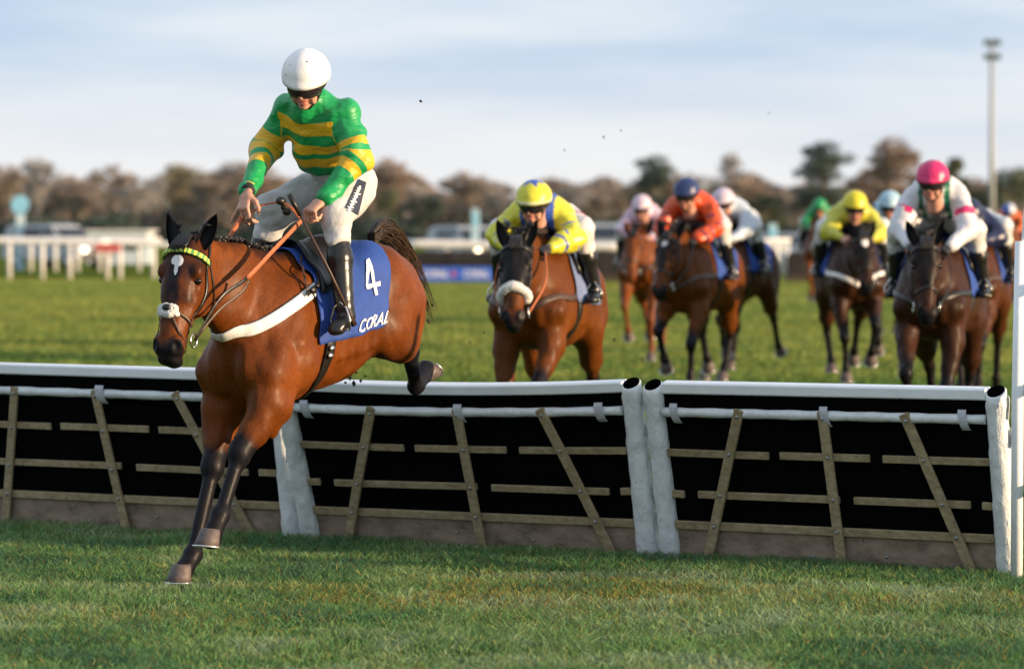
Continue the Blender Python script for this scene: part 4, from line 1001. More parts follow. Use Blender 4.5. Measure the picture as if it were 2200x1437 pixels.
        for rr_, dz in ((.046, .006), (.038, -.004), (.036, -.25)):
            for j in range(n):
                a = 2 * math.pi * j / n; V.append(f(u + ud, SLn + .012 + dz - .030 * (1 - math.cos(a - CUT)), 0) + dx * math.cos(a) * rr_ + nm * math.sin(a) * rr_)
        L_n = lv + 4
        for i in range(L_n - 1):
            for j in range(n): F.append((i * n + j, i * n + (j + 1) % n, (i + 1) * n + (j + 1) % n, (i + 1) * n + j))
        F.append(tuple(range((L_n - 1) * n, L_n * n)))
        mi = [0] * len(F)
        for k in range((L_n - 3) * n, len(F)): mi[k] = 1
        nmesh('padded_post', V, F, None, root_, True, mats=[M_plas, M_brush], midx=mi)
        mb = MB()
        for kk in range(5):                       # torn flaps of the wrapping
            v = .12 + .17 * kk + rr.uniform(-.03, .03); q = f(u + ud, v, 0) + dx * sgn * .056; hh = rr.uniform(.05, .13); w = rr.uniform(.008, .02)
            mb.add([q, q + Vector((0, 0, hh)), q + dx * sgn * w + nm * .02 + Vector((0, 0, hh * .9)), q + dx * sgn * w * .7 + nm * .02 + Vector((0, 0, .01)),
                    q - nm * .004, q + Vector((0, 0, hh)) - nm * .004, q + dx * sgn * w + nm * .016 + Vector((0, 0, hh * .9)), q + dx * sgn * w * .7 + nm * .016 + Vector((0, 0, .01))], [(0, 1, 2, 3), (7, 6, 5, 4), (0, 3, 7, 4), (1, 5, 6, 2), (2, 6, 7, 3)])
        mb.build('padding_flap', M_plas, root_)
    return root_
def gp(px, py): return at(px, py, gy(py))
pA, pB = gp(-120, 1118), gp(612, 1154)
hurdle(pA, pB, 6, 10, .0, 'leftmost hurdle, its right end hidden behind the jumping horse', tops=((.26, .20), (.50, .56), (.735, .92)), rows=[(.60, [(0, .355), (.385, .645), (.675, 1)], .0195), (.375, [(0, .09), (.10, .555), (.60, .92), (.95, 1)], .0195), (.185, [(0, 1)], .022)])
hurdle(gp(690, 1158), gp(1373, 1192), 19, 12, .026, 'sagging middle hurdle right of the jumping horse')
hurdle(gp(1463, 1196), gp(2146, 1232), 12.5, 10, .0, 'rightmost hurdle next to the tall white wing post')
# white wing beyond the right end of the row
wr_ = empty('wing_fence', gp(2184, 1243), 0, 'tall white wing post at the right edge with rails running off', 'fence')
mb = MB(); dxx = (gp(2146, 1232) - gp(1465, 1196)).normalized()
V, F = tube([(0, 0, -.05), (.005, 0, .9), (.02, 0, 1.68)], [.030, .030, .028], 16); nmesh('post', V, F, M_top, wr_, True)
V, F = tube([(.03, 0, 1.5), (.045, 0, 1.80), (.06, 0, 1.93)], [.016, .014, .010], 12); nmesh('post_tip', V, F, M_top, wr_, True)
for z in (.45, .95, 1.45):
    V, F = tube([Vector((.07, 0, z)), Vector((.03, 0, z)) + dxx * 1.6 + Vector((0, 0, .1)), Vector((.03, 0, z)) + dxx * 3.6 + Vector((0, 0, .25))], .03, 12); nmesh('rail', V, F, M_top, wr_, True)
for k in (1.6, 3.6):
    V, F = tube([dxx * k, dxx * k + Vector((0, 0, 1.9))], .032, 12); nmesh('post', V, F, M_top, wr_, True)
# ------------------------------------------------------------------ the chasing field
def color_fn_mesh(name, V, F, fn, mat, parent):
    return nmesh(name, V, F, mat, parent, True, attr=np.array([fn(p) for p in V]))
M_silk = masked('silk', None, .36, .10, 8, .012, 12)
M_glove = simple('black_glove', (.012, .012, .013), .6, .3, 30)
M_skin2 = M_face
def bg_pose(yawhead=0, tilt=28, px=.74, pz=1.62, kind=0):
    J = dict(pitch=-5 if kind else -8, poll=(px, .02 * yawhead / 10, pz), ls=1.12, hscale=1.12); y = R(yawhead); t = R(tilt)
    J['hs'] = (math.sin(t) * math.cos(y), math.sin(t) * math.sin(y), -math.cos(t)); J['hn'] = (math.cos(t) * math.cos(y), math.cos(t) * math.sin(y), math.sin(t))
    J.update(swap(legs_gallop(kind - 10)) if kind >= 10 else legs_gallop(kind)); return J
def team(px, d, yaw, desc, coatm, pose, cap, silk, glove, lift, hlabel, rlabel, fleece=False, hood=False, star=(), cloth=None, rein=None, h=.02, z=0, cap_mats=None, breech=None, brace=None, lean=0, s=1.0):
    loc = at(px, HOR, d); loc.z = z; fwd = Vector((-math.sin(R(yaw)), -math.cos(R(yaw)), 0)); rz = math.atan2(fwd.y, fwd.x)
    G = 'chasing racehorses'
    hh = build_horse(hlabel, G, loc, rz, pose, dict(coat=coatm), h=h, star=star); rt = hh['root']; S_ = hh['S']; H = hh['H']
    if hood:
        body = rt.children[0]
        me = body.data; A = np.zeros(len(me.vertices) * 4, dtype=np.float32); me.attributes['mask'].data.foreach_get('color', A); A = A.reshape(-1, 4); V = hh['shared'][0]
        q = V - V3(H(0, 0, 0)); a = q @ V3(hh['ax'][0]); n = q @ V3(hh['ax'][1]); w = smooth01((.34 - a) / .05) * (n > -.22) * (a > -.25); A[:, 0] = np.maximum(A[:, 0], w); me.attributes['mask'].data.foreach_set('color', A.ravel())
    ccm = cloth or M_cloth
    def c_(u, v):
        t = abs(v * 2 - 1); th = (v * 2 - 1) * (104 - 10 * u); a = (.02 + .06 * t) * (1 - u) + (-.60 + .11 * t ** 2) * u; return S_.wrap(a, th, .012)
    cm = sheet('saddle_cloth', c_, 14, 26, ccm, rt, .006)
    for sd in (1, -1):
        fn = lambda x, y: (lambda qn: qn[0] + qn[1] * .010)(c_(.62 + .3 * x, (.86 - .22 * (1 - y)) if sd > 0 else .14 + .22 * (1 - y)))
        quad_print('number', bars((.3, .9, .7, .9, .16), (.7, .9, .3, .1, .16), (.3, .1, .75, .1, .16)), fn, M_white, cm)
        strap(S_, [S_.wrap(-.03, sd * t)[0] for t in (98, 120, 145, 176)], .06, .012, M_leather, 'girth', rt, off=.008, k=3)
        def hp_(*P): return [Vector(H(*q)) for q in P]
        strap(S_, hp_((.0, -.13, .0), (.04, -.11, sd * .07), (.10, -.09, sd * .10), (.25, -.12, sd * .10), (.425, -.10, sd * .055)), .020, .008, M_leather, 'cheekpiece', rt, k=4)
        c = Vector(H(.455, -.105, sd * .082)); V, F = tube([c + Vector(hh['ax'][0]) * math.cos(a) * .034 + Vector(hh['ax'][1]) * math.sin(a) * .034 for a in [R(x) for x in range(0, 361, 30)]], .005, 5); nmesh('bit_ring', V, F, M_metal, rt, True)
        strap(S_, [S_.wrap(-.05, sd * 80)[0], S_.near((.18, sd * .22, 1.22))[0], S_.near((.36, sd * .14, 1.16))[0], S_.near((.45, 0, 1.12))[0]], .045, .012, brace or M_leatherb, 'breastplate', rt, k=4)
    strap(S_, [Vector(H(*q)) for q in ((.09, -.085, -.115), (.06, .025, -.05), (.055, .035, 0), (.06, .025, .05), (.09, -.085, .115))], .026, .010, M_leather, 'browband', rt, k=4)
    o = Org(.02)
    if fleece:
        for i in range(13):
            f = (i - 6) / 6; q, n = S_.near(H(.335 + .05 * abs(f) ** 1.5, .06 * (1 - abs(f)) - .10 * abs(f), .085 * f * 1.3), .012); o.ell(q, (.033, .033, .030))
        V, F = o.poly(.010); V = V + RNG.normal(0, .0018, V.shape); nmesh('fleece_noseband', V, F, M_fleece, rt, True)
    else:
        strap(S_, [Vector(H(*q)) for q in ((.37, -.17, -.05), (.37, -.05, -.08), (.35, .03, 0), (.37, -.05, .08), (.37, -.17, .05))], .022, .008, M_leather, 'noseband', rt, k=4)
    mb = MB()
    for i in range(70):
        f = random.random(); q = Vector(H(.0, -.06, 0)).lerp(Vector(hh['p'](.10, 0, 1.67)), f); a, n = S_.near(q + Vector((0, random.uniform(-.03, .03), .1)), 0)
        mb.tube([a, a + Vector((-.02, random.uniform(-.05, .05), .04)), a + Vector((-.07, random.uniform(-.09, .09), random.uniform(-.02, .05)))], [.010, .008, .003], 4)
    for i in range(24):
        l = random.uniform(-.035, .035); a0 = Vector(H(-.02, -.06, l * .7)); a1 = Vector(H(.02, .01, l)); a2 = Vector(H(.09, .035, l * 1.1)); mb.tube([a0, a0.lerp(a1, .5) + Vector((0, 0, .022)), a1, a2], [.010, .010, .008, .003], 4)
    mb.build('mane', M_hair, rt, True)
    sw = random.uniform(-.15, .15)
    hair_tail(rt, [(-.93, 0, 1.34), (-1.08, 0, 1.36), (-1.28, sw * .4, 1.34), (-1.42, sw, 1.12), (-1.50, sw * 1.4, .90)], M_hair, 130, .05, .10, int(px), .008)
    def sad_(u, v):
        t = abs(v * 2 - 1); a = -.02 - .40 * u; q, n = S_.wrap(a, (v * 2 - 1) * 62, .024); return q + Vector((0, 0, 1)) * (.04 * (1 - t) ** .5 * (1 - math.sin(u * math.pi) * .7)), n
    sheet('saddle', sad_, 10, 16, M_leather, rt, .014)
    # rider
    K = dict(pelvis=(-.37, 0, 1.77 + lift * .25), chest=(-.06, lean * .6, 1.90 + lift * .75), neck=(.07, lean, 1.94 + lift * .95), head=(.165, lean * 1.2, 1.975 + lift),
             shL=(.0, .175 + lean, 1.88 + lift * .9), shR=(.0, -.175 + lean, 1.88 + lift * .9), elL=(.10, .245 + lean * .5, 1.66 + lift * .35), elR=(.12, -.24 + lean * .5, 1.67 + lift * .35), wrL=(.33, .135, 1.545), wrR=(.35, -.135, 1.56),
             hipL=(-.35, .12, 1.75 + lift * .2), hipR=(-.35, -.12, 1.75 + lift * .2), knL=(-.02, .27, 1.66), knR=(-.02, -.27, 1.66), anL=(-.20, .325, 1.27), anR=(-.20, -.325, 1.27), toL=(-.05, .34, 1.22), toR=(-.05, -.34, 1.22))
    K['hf'] = (.93, -.10 if yaw > 5 else .0, -.22); K['hup'] = (.22, 0, .97)
    rd = empty('person', loc, rz, rlabel, 'person', 'chasing jockeys')
    P, jo, br, lw, up = rider_orgs(K, 1.0)
    hands = []
    for q, sg in (('L', 1), ('R', -1)):
        hands.append(hand(P['wr' + q], (.9, -sg * .25, -.2), (-.2, -sg * .5, -.8), (.1, 0, 1) if 0 else (.2, -sg * .75, .6), [1.2, 1.25, 1.3, 1.35], h=.006, s=1.08))
    if glove:
        V, F, A, HP, hax = under_body(P, K, lw, up, [], hh=.008)
        nmesh('body', V, F, M_skin2, rd, True, attr=A)
        for hd in hands: nmesh('glove', hd[0], hd[1], M_glove, rd, True)
    else:
        V, F, A, HP, hax = under_body(P, K, lw, up, hands, hh=.008); nmesh('body', V, F, M_skin2, rd, True, attr=A)
    V, F = jo.poly(.014, 2); V = wrinkle(V, F, .010, 20, int(px)); V = wrinkle(V, F, .004, 40, int(px) + 1); color_fn_mesh('jersey', V, F, lambda p: silk(p, P), M_silk, rd)
    V, F = br.poly(.015, 2); V = wrinkle(V, F, .007, 24, 8); color_fn_mesh('breeches', V, F, breech or (lambda p: (.62, .62, .63)), M_silk, rd)
    for o in boots(P): V, F = o.poly(.012, 2); nmesh('boot', V, F, M_boot, rd, True)
    hl = headgear(rd, HP, hax, M_silk); me = hl.data; n = len(me.vertices); ca = me.attributes.new('mask', 'FLOAT_COLOR', 'POINT'); cc = np.ones((n, 4), dtype=np.float32)
    Mh = np.array([V3(hax[0]), V3(hax[1]), V3(hax[2])])
    for i, v in enumerate(me.vertices): cc[i, :3] = cap(Mh @ (V3(v.co) - HP(0, 0, 0)))
    ca.data.foreach_set('color', cc.ravel())
    for q, sd in (('L', 1), ('R', -1)):
        bl = Vector(H(.455, -.105, sd * .085)); w = Vector(P['wr' + q]) + Vector((.08, 0, -.02)); md = bl.lerp(w, .5) + Vector((-.02, sd * .05, 0)); n = 10
        pts = []
        for x in spline([bl, md, w], 6):
            a, nn = S_.near(x, .015); pts.append(a if (x - a).dot(nn) < 0 else x)
        V, F = tube(pts, .011, 6, True, Vector((0, 1, 0)), .005); nmesh('rein', V, F, rein or M_leather, rt, True)
        o_ = Vector((-.13, sd * .333, 1.245 - .045)); u = Vector((0, 1, 0)); w_ = Vector((0, 0, 1))
        ring = [o_ + u * .055, o_ + u * .055 + w_ * .06, o_ + w_ * .135, o_ - u * .055 + w_ * .06, o_ - u * .055, o_ + u * .055]; V, F = tube(ring, .006, 6); nmesh('stirrup_iron', V, F, M_metal, rt, True)
        top = Vector(S_.wrap(-.14, sd * 50, .03)[0]); V, F = tube([o_ + w_ * .135, top], .012, 6, True, Vector((0, 1, 0)), .004); nmesh('stirrup_leather', V, F, M_leather, rt, True)
    return hh, rd
def const(c): return lambda p, P=None: c
def on_arm(p, P, s):
    a, b, c = P['sh' + s], P['el' + s], P['wr' + s]; best = (9, 0)
    for q, r, o in ((a, b, 0), (b, c, 1)):
        l = np.linalg.norm(r - q); w = (r - q) / l; t = min(max((p - q) @ w, 0), l); dd = np.linalg.norm(p - q - w * t)
        if dd < best[0]: best = (dd, o + t / l)
    return best
YEL = (.66, .62, .04); BLU = (.03, .09, .42); RED = (.45, .015, .02); ORG = (.66, .075, .012); WHT = (.66, .66, .70); PNK = (.62, .02, .14); GRN = (.01, .16, .09); NAV = (.012, .016, .06); LBL = (.36, .55, .66)
def silk2(p, P):
    dl, tl = on_arm(p, P, 'L'); dr, t_r = on_arm(p, P, 'R')
    if min(dl, dr) < .092 and (abs(p[1]) > .13 or max(tl if dl < dr else t_r, 0) > .8):
        t = tl if dl < dr else t_r
        u = (t * 4.2) % 1; a = math.atan2(p[2] - 1.8, p[0]); 
        if abs(u - .5) < .16 and (math.sin(a * 5 + int(t * 4.2) * 2) > .35): return BLU
        return YEL
    if p[2] > 1.93 and p[0] < .05: return BLU
    x = p[0]
    if -.25 < (p[0]) < -.17: return RED
    return BLU if abs(p[1]) < .115 else YEL
def silk9(p, P):
    dl, tl = on_arm(p, P, 'L'); dr, t_r = on_arm(p, P, 'R')
    if min(dl, dr) < .093 and abs(p[1]) > .15: t = tl if dl < dr else t_r; return PNK if .42 < t < .62 else WHT
    if .075 < abs(p[1]) < .115: return GRN
    return (.45, .44, .47) if (abs(p[1]) < .05) else WHT
def silk4(p, P):
    dl, tl = on_arm(p, P, 'L'); dr, t_r = on_arm(p, P, 'R'); t = tl if dl < dr else t_r
    if abs(p[1]) > .16 and abs((t * 2.6) % 1 - .5) < .12 and math.sin(math.atan2(p[2] - 1.9, p[0] - .1) * 4) > .5: return NAV
    if -.30 < p[0] < -.22 and p[2] < 2.0: return (.4, .38, .5)
    return ORG
def silk3(p, P): return (.60, .36, .50) if (int(math.floor(p[0] * 14)) + int(math.floor(p[1] * 14)) + int(math.floor(p[2] * 14))) % 2 else (.68, .58, .66)
def cap_star(q): return BLU if (q[2] > .12 and (math.cos(5 * math.atan2(q[1], q[0])) * .3 + 1) * math.hypot(q[0], q[1]) < .055) else ((.66, .66, .5) if .025 < q[2] < .045 else YEL)
def cap_q(q): return (.6, .65, .72) if q[0] * q[1] > 0 else BLU
c_bay = coat('bay_coat', (.13, .036, .0045), (.008, .007, .009)); c_dark = coat('dark_bay_coat', (.045, .016, .007), (.006, .006, .007)); c_liver = coat('brown_coat', (.075, .022, .006), (.012, .009, .009)); c_chest = coat('chestnut_coat', (.19, .052, .010), (.16, .045, .012))
M_cl2 = simple('navy_white_cloth', (.12, .16, .30), .7, .5, 3); M_red = simple('red_strap', (.35, .10, .06), .6, .1, 20)
def breech2(p): return (.5, .03, .05) if (p[1] > .14 and -.26 < p[0] < -.14 and p[2] > 1.72 and math.sin(p[0] * 70 + p[2] * 60) > -.2) else (.66, .62, .62)
B_ = [
 (1160, 25.8, 14, c_bay, bg_pose(9, 24, kind=0), cap_star, silk2, True, -.14, 'bay racehorse with black hood and wide white fleece noseband', 'jockey in yellow and blue silks and yellow cap crouching on the hooded horse', dict(fleece=True, hood=True, cloth=M_cl2, rein=M_rein, h=.015, z=-.02, breech=breech2)),
 (1486, 35.5, 19, c_bay, bg_pose(-6, 24, kind=3), const((.018, .035, .13)), silk4, True, -.02, 'bay racehorse with a small white star carrying the orange-clad jockey', 'jockey in bright orange silks and navy cap', dict(star=[(.11, 0, .03, .025)], h=.018)),
 (2010, 28.2, 14, c_dark, bg_pose(14, 18, px=.72, kind=10), const(PNK), silk9, True, .04, 'dark brown racehorse under the pink-capped jockey near the wing', 'jockey in white silks with pink armbands, green braces and bright pink cap', dict(h=.016, z=-.03, brace=M_leather)),
 (1832, 37.5, -2, c_dark, bg_pose(4, 26, kind=13), const((.70, .60, .02)), const((.52, .50, .05)), False, -.12, 'dark racehorse with white star and pale breast strap under the yellow-clad jockey', 'jockey all in lemon yellow with a yellow cap', dict(star=[(.11, 0, .045, .03)], brace=M_strap, h=.018)),
 (1912, 40.5, 6, c_bay, bg_pose(14, 30, px=.78, pz=1.56, kind=1), const(LBL), lambda p, P: NAV if abs(p[1]) > .16 else LBL, True, -.14, 'bay racehorse with thick white noseband half hidden by the dark horse', 'jockey with pale blue cap tucked behind the pink-capped jockey', dict(fleece=True, z=.05)),
 (1384, 47, 12, c_chest, bg_pose(0, 24, kind=1), const((.68, .52, .62)), silk3, False, -.08, 'chestnut racehorse galloping left of the orange-clad jockey', 'jockey in pale pink and white check silks and pink cap', {}),
 (1566, 41, 24, c_liver, bg_pose(0, 24, kind=11), const((.60, .50, .60)), const((.52, .58, .66)), False, -.06, 'brown racehorse almost hidden behind the orange-clad jockey', 'jockey in pale blue-white silks bent low behind the orange-clad jockey', {}),
 (1762, 66, 8, c_chest, bg_pose(0, 24, kind=3), const((.01, .30, .09)), const((.01, .28, .08)), False, -.08, 'distant chestnut racehorse left of the lemon yellow jockey', 'distant jockey in green silks and green cap', dict(h=.024, z=.10, fleece=True)),
 (2086, 34, 12, c_liver, bg_pose(0, 24, kind=0), const(NAV), const(NAV), True, -.22, 'brown racehorse mostly hidden behind the pink-capped jockey', 'jockey in dark navy silks hidden behind the pink-capped jockey', {}),
 (2166, 66, 4, c_chest, bg_pose(0, 24, kind=13), cap_q, const((.66, .13, .02)), False, -.14, 'distant chestnut racehorse at the far right under the floodlight mast', 'distant jockey in orange silks and blue and white quartered cap', dict(h=.024, z=.08)),
 (1908, 52, 6, c_liver, bg_pose(0, 24, kind=2), const((.5, .02, .04)), const((.35, .5, .6)), False, -.10, 'brown racehorse far behind the pale blue cap', 'jockey with red cap glimpsed far behind between two riders', dict(h=.024))]
for (px, d, yaw, cm_, ps, cp, sk, gl, lf, hl_b, rl_b, kw) in B_:
    hh, rd = team(px, d, yaw, '', cm_, ps, cp, sk, gl, lf, hl_b, rl_b, **kw)
    for o in (hh['root'], rd):
        for i in range(3): o.scale[i] = 1.05
# ------------------------------------------------------------------ far rails, steeplechase fence, markers, vehicles
M_rail = simple('white_plastic_rail', (.74, .72, .69), .5, .06, 2)
M_lb = simple('light_blue_sign', (.26, .56, .74), .5, .1, 3); M_lbp = simple('pale_blue_post', (.42, .60, .70), .5, .1, 3)
M_blue = simple('blue_banner', (.03, .12, .55), .5, .08, 3)
def rail_run(x0, x1, ptop, posts, pyb, d, label, th=.10, drop=0, ends=None):
    """rail between two photo columns with posts at given columns"""
    a = at(x0, ptop, d); b = at(x1, ptop + drop, d); r = empty('running_rail', Vector((a.x, d, 0)), 0, label, 'rail', 'white running rails by the far track')
    o = Vector((a.x, d, 0)); P = [a - o + (b - a) * (i / 12) + Vector((0, 0, .01 * math.sin(i))) for i in range(13)]
    V, F = tube(P, th, 10); nmesh('top_rail', V, F, M_rail, r, True)
    for px in posts:
        x = at(px, 500, d).x; zt = a.z + (b.z - a.z) * (x - a.x) / max(1e-3, b.x - a.x)
        V, F = tube([Vector((x, d, -.02)) - o, Vector((x, d, zt)) - o], .075, 10); nmesh('post', V, F, M_rail, r, True)
    return r
rail_run(-60, 235, 517, [20, 91, 150, 231], 601, 124, 'nearest white rail at the far left in front of the silver car', .10, 4)
rail_run(205, 420, 517, [258, 330, 400], 600, 125.5, 'white rail joining the nearest rail left of the leading horse', .10, 14)
rail_run(-80, 345, 514, [66, 119, 167, 214, 299], 584, 146, 'second white rail behind the nearest one at the left', .09, 1)
rail_run(860, 1350, 524, [880, 960, 1060, 1150, 1230, 1330], 600, 150, 'long pale rail behind the dark steeplechase fence', .17, 6)
# white panelled rail right of centre
r = empty('panelled_fence', at(1580, 488, 118) - Vector((0, 0, CZ)), 0, 'white panelled barrier right of the orange-clad jockey', 'fence'); sc = 118 / FPX
w = 112 * sc
mb = MB(); mb.box((w / 2, 0, 1.12), (w, .08, .34)); mb.build('board', M_rail, r, bevel=.01)
V, F = tube([(-.1, 0, 1.34), (w + .1, 0, 1.34)], .06, 8); nmesh('top_rail', V, F, M_rail, r, True)
for k in range(6):
    V, F = tube([(w * k / 5, 0, 0), (w * k / 5, 0, 1.3)], .06, 8); nmesh('post', V, F, M_rail, r, True)
mb = MB(); mb.box((w / 2, .05, .5), (w, .03, .5)); mb.build('mesh_panel', simple('pale_mesh', (.45, .45, .36), .8, .3, 3), r)
# red tag on the left rail
o = MB(); o.box((0, 0, 0), (.85, .05, .28)); q = o.build('sign', simple('red_sign', (.50, .09, .08), .6), None, bevel=.01); q.location = at(232, 533, 123.7); tag(q, 'small red board hung on the white rail at the left', 'sign')
# steeplechase fence
M_birch = simple('dark_birch', (.018, .015, .014), .95, .5, 2, .05, 8)
def chase(x0, x1, d, h, label, banner=None):
    a = at(x0, 500, d).x; b = at(x1, 500, d).x; r = empty('steeplechase_fence', (a, d, 0), 0, label, 'fence'); W = b - a
    V = []; F = []; n = int(W * 5)
    rg = random.Random(x0)
    for i in range(n + 1):
        x = W * i / n; t = h + rg.uniform(-.03, .03)
        V += [(x, -.25, 0), (x, -.12, t * .8), (x, .0, t), (x, .45, t - .05), (x, .6, 0)]
    for i in range(n):
        for j in range(4): F.append((i * 5 + j, i * 5 + 5 + j, i * 5 + 6 + j, i * 5 + 1 + j))
    F += [(0, 1, 2, 3, 4), tuple(n * 5 + k for k in (4, 3, 2, 1, 0))]
    nmesh('birch', V, F, M_birch, r, False)
    mb = MB(); mb.box((W / 2, -.32, .12), (W, .10, .24)); mb.build('ground_board', simple('fence_board', (.05, .035, .02), .8), r, bevel=.01)
    return r, a
chase(1085, 1348, 118, .98, 'dark birch fence behind the yellow and blue jockey')
fr, fa = chase(880, 1084, 118, .98, 'dark birch fence with the blue banner')
chase(1690, 1790, 118, .98, 'dark birch fence left of the lemon yellow jockey')
d = 117.3; x0, x1 = at(893, 500, d).x, at(1066, 500, d).x
r = empty('banner', (x0, d, 0), 0, 'blue banner with white CORAL lettering along the dark fence', 'banner')
mb = MB(); mb.box(((x1 - x0) / 2, 0, .27), (x1 - x0, .04, .46)); bo = mb.build('cloth', M_blue, r, bevel=.01)
TVb, TFb = text_mesh('CORAL', .02, 2)
for xx in (.22, 1.50):
    nmesh('lettering', [(xx + u * .82, -.024, .16 + v * .24) for u, v in TVb], TFb, M_white, bo, False)
mb = MB(); mb.box((1.20, -.024, .28), (.16, .004, .14)); mb.build('emblem', simple('red_emblem', (.5, .08, .12), .6), bo)
# furlong markers
def marker(px, top, d, w, disc, label, mat):
    b = at(px, 488, d); zt = at(px, top, d).z; r = empty('marker_post', (b.x, d, 0), 0, label, 'post'); 
    mb = MB(); mb.box((0, 0, zt * .5 - (w * .5 if disc else 0)), (w * (.62 if disc else 1), .12, zt - (w if disc else 0))); mb.build('pole', M_lbp, r, bevel=.02)
    if disc:
        V = []; n = 24
        for y in (-.08, .08): V += [(math.cos(2 * math.pi * i / n) * w * .62, y, zt - w * .62 + math.sin(2 * math.pi * i / n) * w * .66) for i in range(n)]
        nmesh('disc', V, [tuple(range(n)), tuple(range(2 * n - 1, n - 1, -1))] + [(i, n + i, n + (i + 1) % n, (i + 1) % n) for i in range(n)], mat, r, False)
        for k in range(3): mb = MB(); mb.box((0, -.07, zt * (.28 + .2 * k)), (w * .40, .02, .16)); mb.build('band', M_white, r)
    else:
        mb = MB(); mb.box((0, -.08, zt - .45), (w * .8, .03, .5)); mb.build('panel', mat, r, bevel=.02)
marker(43, 421, 152, .58, True, 'light blue furlong post with round top at the far left', M_lb)
marker(1255, 476, 156, .36, False, 'light blue post right of the yellow and blue jockey', M_lb)
marker(1660, 481, 156, .36, False, 'light blue post above the white panelled barrier', M_lb)
marker(1021, 449, 158, .34, False, 'pale blue post beside the grey vehicle left of the yellow jockey', M_lb)
# vehicles
M_glass = simple('car_glass', (.012, .016, .022), .08, .1, 2, spec=.8); M_tyre = simple('tyre', (.015, .015, .015), .85, .1, 8)
M_lamp = NM('lit_headlamp'); M_lamp.b.inputs['Emission Color'].default_value = (1, .80, .48, 1); M_lamp.b.inputs['Emission Strength'].default_value = 5; M_lamp = M_lamp.m
M_dark = simple('dark_trim', (.02, .02, .022), .6, .1, 5)
def vehicle(px, d, rz, L, Wd, Hh, col, label, lamp=(1,), van=False, zoff=0):
    b = at(px, 500, d); r = empty('parked_vehicle', (b.x, d, zoff), rz, label, 'van' if van else 'car'); pm = simple('car_paint', col, .25, .05, 2, spec=.6)
    if van: prof = [(-.5, .22), (-.5, .92), (-.46, .99), (.30, 1.0), (.36, .97), (.46, .60), (.50, .52), (.5, .20)]
    else: prof = [(-.5, .26), (-.5, .60), (-.46, .95), (-.38, 1.0), (.05, 1.0), (.12, .96), (.25, .64), (.46, .56), (.5, .45), (.5, .22)]
    V = []; n = len(prof)
    for sx, ins in ((-1, .0), (-.86, 0)): pass
    rings = [(-.5, .92), (-.47, 1.0), (.47, 1.0), (.5, .92)]
    for yy, sc_ in rings:
        for x, z in prof:
            tap = 1 - .16 * max(0, (z - .55)) / .45
            V.append((x * L * (1 if sc_ == 1 else .985), yy * Wd * tap, z * Hh * (1 if sc_ == 1 else .985) + (0 if sc_ == 1 else .004)))
    F = [tuple(range(n)), tuple(range(4 * n - 1, 3 * n - 1, -1))]
    for k in range(3):
        for i in range(n): F.append((k * n + i, k * n + (i + 1) % n, (k + 1) * n + (i + 1) % n, (k + 1) * n + i))
    nmesh('body', V, F, pm, r, False)
    for s in (-1, 1):
        wins = [(-.30, -.02), (.00, .13)] if not van else [(.10, .34)]
        for a, c in wins:
            mb = MB(); y = s * (Wd * .5 * .925 + .012); mb.add([(a * L, y, .64 * Hh), (c * L + (.05 * L if c > .1 else 0), y, .64 * Hh), (c * L, y * .955, .92 * Hh), (a * L, y * .955, .92 * Hh), (a * L, y - s * .03, .64 * Hh), (c * L + (.05 * L if c > .1 else 0), y - s * .03, .64 * Hh), (c * L, y * .955 - s * .03, .92 * Hh), (a * L, y * .955 - s * .03, .92 * Hh)],
                            [(0, 1, 2, 3), (7, 6, 5, 4), (0, 4, 5, 1), (1, 5, 6, 2), (2, 6, 7, 3), (3, 7, 4, 0)]); mb.build('side_window', M_glass, r)
        for fx in (-.31, .33):
            V, F = tube([(fx * L, s * (Wd * .5 - .20), .34), (fx * L, s * (Wd * .5 + .01), .34)], .34, 20); wl = nmesh('wheel', V, F, M_tyre, r, True)
            V, F = tube([(fx * L, s * (Wd * .5 + .0), .34), (fx * L, s * (Wd * .5 + .02), .34)], .20, 16); nmesh('rim', V, F, M_metal, wl, True)
    x1, z1, x2, z2 = (.365, .95, .455, .63) if van else (.135, .93, .245, .66)
    mb = MB(); mb.add([(x1 * L + .02, -Wd * .40, z1 * Hh), (x1 * L + .02, Wd * .40, z1 * Hh), (x2 * L + .02, Wd * .44, z2 * Hh), (x2 * L + .02, -Wd * .44, z2 * Hh), (x1 * L - .03, -Wd * .40, z1 * Hh), (x1 * L - .03, Wd * .40, z1 * Hh), (x2 * L - .03, Wd * .44, z2 * Hh), (x2 * L - .03, -Wd * .44, z2 * Hh)], [(3, 2, 1, 0), (4, 5, 6, 7), (0, 1, 5, 4), (1, 2, 6, 5), (2, 3, 7, 6), (3, 0, 4, 7)]); mb.build('windscreen', M_glass, r)
    mb = MB(); mb.box((.505 * L, 0, .30 * Hh), (.06, Wd * .92, .14 * Hh)); mb.build('bumper', M_dark, r, bevel=.02)
    mb = MB(); mb.box((.505 * L, 0, .44 * Hh), (.04, Wd * .44, .10 * Hh)); mb.build('grille', M_dark, r, bevel=.01)
    for i, s in enumerate((-1, 1)):
        mb = MB(); mb.ell((.50 * L, s * Wd * .38, .45 * Hh), (.06, .13, .10), 12); mb.build('headlight', M_lamp if i in lamp else M_glass, r, True)
vehicle(122, 152, R(-38), 4.6, 1.9, 1.86, (.42, .44, .47), 'silver off-road car parked behind the white rails at the far left', (0,))
vehicle(1006, 160, R(-62), 4.6, 1.9, 1.8, (.36, .39, .42), 'grey car with lit headlight behind the dark fence left of the yellow jockey', (0,))
vehicle(1286, 158, R(-82), 4.4, 1.85, 1.9, (.34, .36, .38), 'grey car with two lit headlights right of the yellow and blue jockey', (0, 1))
vehicle(1712, 160, R(-20), 4.4, 1.8, 1.5, (.62, .62, .64), 'white car behind the dark fence left of the lemon yellow jockey', ())
